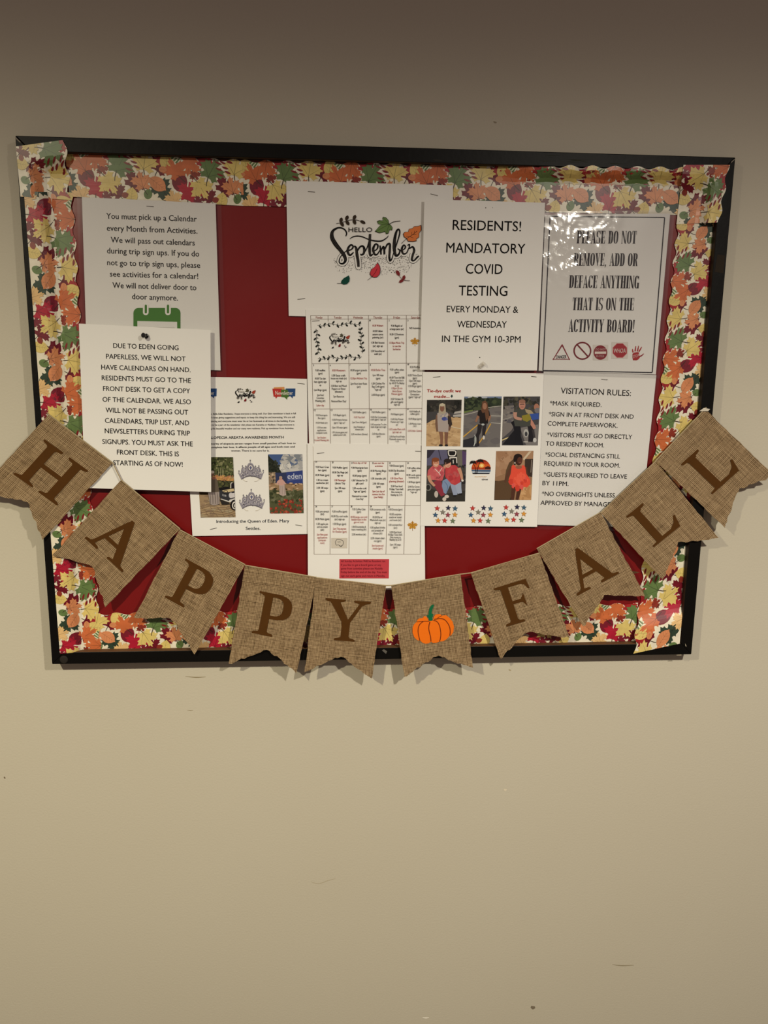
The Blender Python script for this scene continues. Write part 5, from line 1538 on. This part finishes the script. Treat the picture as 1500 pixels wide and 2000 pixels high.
PENN = [
    ('H', [(95, 809.5), (220, 904), (83, 1054), (53, 979), (-43, 960)], (26, 926), (74.7, 54), (61.6, -68)),
    ('A', [(236.5, 937.5), (351.5, 1033), (206, 1186), (180.5, 1106), (103, 1084.5)], (165.6, 1051), (64.9, 59.5), (58.6, -65.5)),
    ('P', [(350.7, 1034.5), (478.5, 1102.7), (381, 1277), (336, 1207.5), (261, 1207.5)], (321.9, 1166.7), (75.6, 41), (40.8, -76)),
    ('P', [(478.5, 1104), (618.5, 1127.5), (579.5, 1314), (521.5, 1267.5), (446, 1298)], (491.8, 1236), (81.7, 16.7), (15.7, -82)),
    ('Y', [(617.5, 1128), (754, 1143.5), (726, 1327), (667, 1280.5), (595, 1312)], (627.5, 1248), (80.4, 7.0), (9, -80)),
    ('*', [(764, 1143.5), (899.5, 1121.5), (924, 1306), (853.5, 1279), (790, 1323)], None, None, None),
    ('F', [(919.5, 1119), (1053.7, 1080), (1113, 1246), (1029, 1233), (977, 1287)], (989.5, 1224), (75.8, -22.8), (-25, -75)),
    ('A', [(1048.5, 1071.5), (1173, 1000.5), (1260, 1164), (1181, 1163), (1139.5, 1225)], (1128, 1163.5), (72.2, -38.9), (-42.7, -70.2)),
    ('L', [(1173, 1001.5), (1280.7, 901), (1404.5, 1051), (1324, 1060), (1295, 1133)], (1277, 1069), (63.2, -50.8), (-54.2, -60.5)),
    ('L', [(1280.5, 900), (1377, 798.5), (1513, 930), (1443, 955), (1415, 1030)], (1391.5, 965.3), (63.5, -56.8), (-61.5, -58.8))]
WORDS = ['leftmost pennant, letter H', 'pennant second from left, letter A', 'pennant third from left, letter P', 'pennant fourth from left, letter P',
         'pennant letter Y', 'pennant with an orange pumpkin', 'pennant letter F', 'pennant second letter A, on the right', 'pennant letter L beside the A', 'rightmost pennant, letter L']
for idx, (ch, q, org, ex, ey) in enumerate(PENN):
    tl, tr, br, no, bl = q
    sf = Surf([tl, tr, br, bl], PD)
    ph = idx * 1.7
    def duv(u, v, ph=ph, idx=idx):
        v_ = max(0, min(1.1, v))
        return PD + .0012 * math.sin(u * 4.2 + ph) * v_ + .0016 * v_ * v_ * math.sin(ph * 2.3 + u * 2) + .0022 * v_ * v_ + (.0012 if idx in (4, 6, 8) else 0)
    sf.duv = duv
    nU, nV = 24, 20
    nu_, nv_ = sf.uv(*no)
    vs = []; uvs = []; fs = []
    Wm = (at(*tr, PD) - at(*tl, PD)).length
    Hm = (at(*bl, PD) - at(*tl, PD)).length
    rnd = random.Random(idx)
    for i in range(nU + 1):
        u = i / nU
        vb = 1 + (nv_ - 1) * (u / nu_ if u < nu_ else (1 - u) / (1 - nu_))
        for j in range(nV + 1):
            v = vb * j / nV
            du = dv = 0
            if i in (0, nU): du = rnd.uniform(-.006, .006) * (j > 0)
            if j == nV: dv = rnd.uniform(-.010, .012)
            vs.append(sf.puv(u + du, v + dv)); uvs.append(((u + du) * Wm + idx * .37, (v + dv) * Hm))
    Hh = nV + 1
    for i in range(nU):
        for j in range(nV):
            a = i * Hh + j
            fs.append((a, a + 1, a + Hh + 1, a + Hh))
    p = PM(sf)
    p.raw(vs, fs, M_BURLAP)
    # folded hem along the top, a second layer
    hem = []; huv = []; hf = []
    for i in range(nU + 1):
        for j in range(5):
            u, v = i / nU, .155 * j / 4
            hem.append(sf.puv(u, v, .0004 if j not in (0, 4) else .00015)); huv.append((u * Wm + .013, v * Hm + .5 + idx))
    for i in range(nU):
        for j in range(4):
            a = i * 5 + j
            hf.append((a, a + 1, a + 6, a + 5))
    p.raw(hem, hf, M_BURLAP)
    o = p.build('pennant', banner)
    o['label'] = WORDS[idx]
    ul = o.data.uv_layers.new(name='UVMap')
    alluv = uvs + huv
    for lp in o.data.loops:
        ul.data[lp.index].uv = alluv[lp.vertex_index]
    md = o.modifiers.new('cloth_thickness', 'SOLIDIFY')
    md.thickness = .0009
    md.offset = -1
    p = PM(sf, .0009)
    if ch != '*':
        for g in glyph(ch):
            p.poly([(org[0] + ex[0] * x + ey[0] * y, org[1] + ex[1] * x + ey[1] * y) for x, y in g], None, adv=False, mat=M_LETTER)
        o2 = p.build('printed_letter', o)
    else:
        zp = Z(790, 1170, 13.636)
        OR, OL = (240, 116, 24), (120, 50, 14)
        body = [(215, 760), (250, 680), (320, 610), (350, 550), (400, 515), (490, 505), (520, 455), (580, 470), (620, 520), (640, 580), (760, 570), (785, 470), (830, 410), (940, 400), (1000, 440), (1110, 430), (1200, 500), (1280, 600), (1320, 740),
                (1300, 880), (1240, 970), (1200, 985), (1120, 1070), (1040, 1120), (930, 1135), (850, 1165), (760, 1170), (710, 1135), (640, 1180), (560, 1190), (490, 1170), (420, 1110), (340, 1095), (260, 1020), (215, 900)]
        p.poly([zp(*t) for t in body], None, mat=pmat('pumpkin_print', OR, .8, .1))
        p.eps += .0005
        for q2, w_ in (([(320, 608), (420, 596), (540, 590), (660, 590)], 1.0), ([(500, 600), (430, 650), (380, 730), (362, 860), (385, 1000), (410, 1105)], 1.5), ([(680, 600), (655, 690), (648, 800), (672, 920), (695, 1010), (705, 1130)], 1.8),
                      ([(770, 575), (850, 590), (910, 660), (950, 780), (968, 930), (955, 1060), (930, 1130)], 1.6), ([(790, 540), (870, 528), (960, 520), (1060, 545), (1150, 640), (1205, 760), (1218, 880), (1205, 975)], 1.6), ([(860, 535), (900, 490), (960, 460), (1000, 440)], 1.0)):
            p.ribbon([zp(*t) for t in q2], w_, OL)
        p.poly([zp(*t) for t in ((755, 145), (788, 150), (780, 190), (740, 290), (725, 360), (730, 390), (768, 395), (755, 440), (770, 455), (740, 480), (745, 560), (725, 580), (660, 580), (640, 500), (590, 430), (640, 425), (645, 340), (670, 240), (710, 170))], None, mat=pmat('stem_print', (22, 104, 66), .8, .1))
        o2 = p.build('printed_pumpkin', o)
        o2['label'] = 'orange pumpkin with a green stem'
# the cord through the hems
p = PM()
pts = []
for ch, q, *_ in PENN:
    for t in range(6):
        u = t / 5
        x, y = q[0][0] * (1 - u) + q[1][0] * u, q[0][1] * (1 - u) + q[1][1] * u
        pts.append(at(x, y, PD + (.0002 if 0 < t < 5 else .0012)))
pts = [at(92, 806, FD + .001)] + pts + [at(1379, 796, FD + .001)]
tube(p, pts, .0011, M_TWINE, 6)
p.build('twine', banner)
p = PM(Surf([(0, 0), (1500, 0), (1500, 2000), (0, 2000)], PD + .003), 0)
p.poly([(1366, 803), (1375, 796.5), (1387, 799), (1383, 803)], None, mat=pmat('white_tape', (214, 206, 190), .6, .3))
o = p.build('tape_tab', banner)
o['label'] = 'small white tape tab at the right end'

# the lettering source is no part of the place
bpy.data.objects.remove(_fo)
bpy.data.curves.remove(_fc)
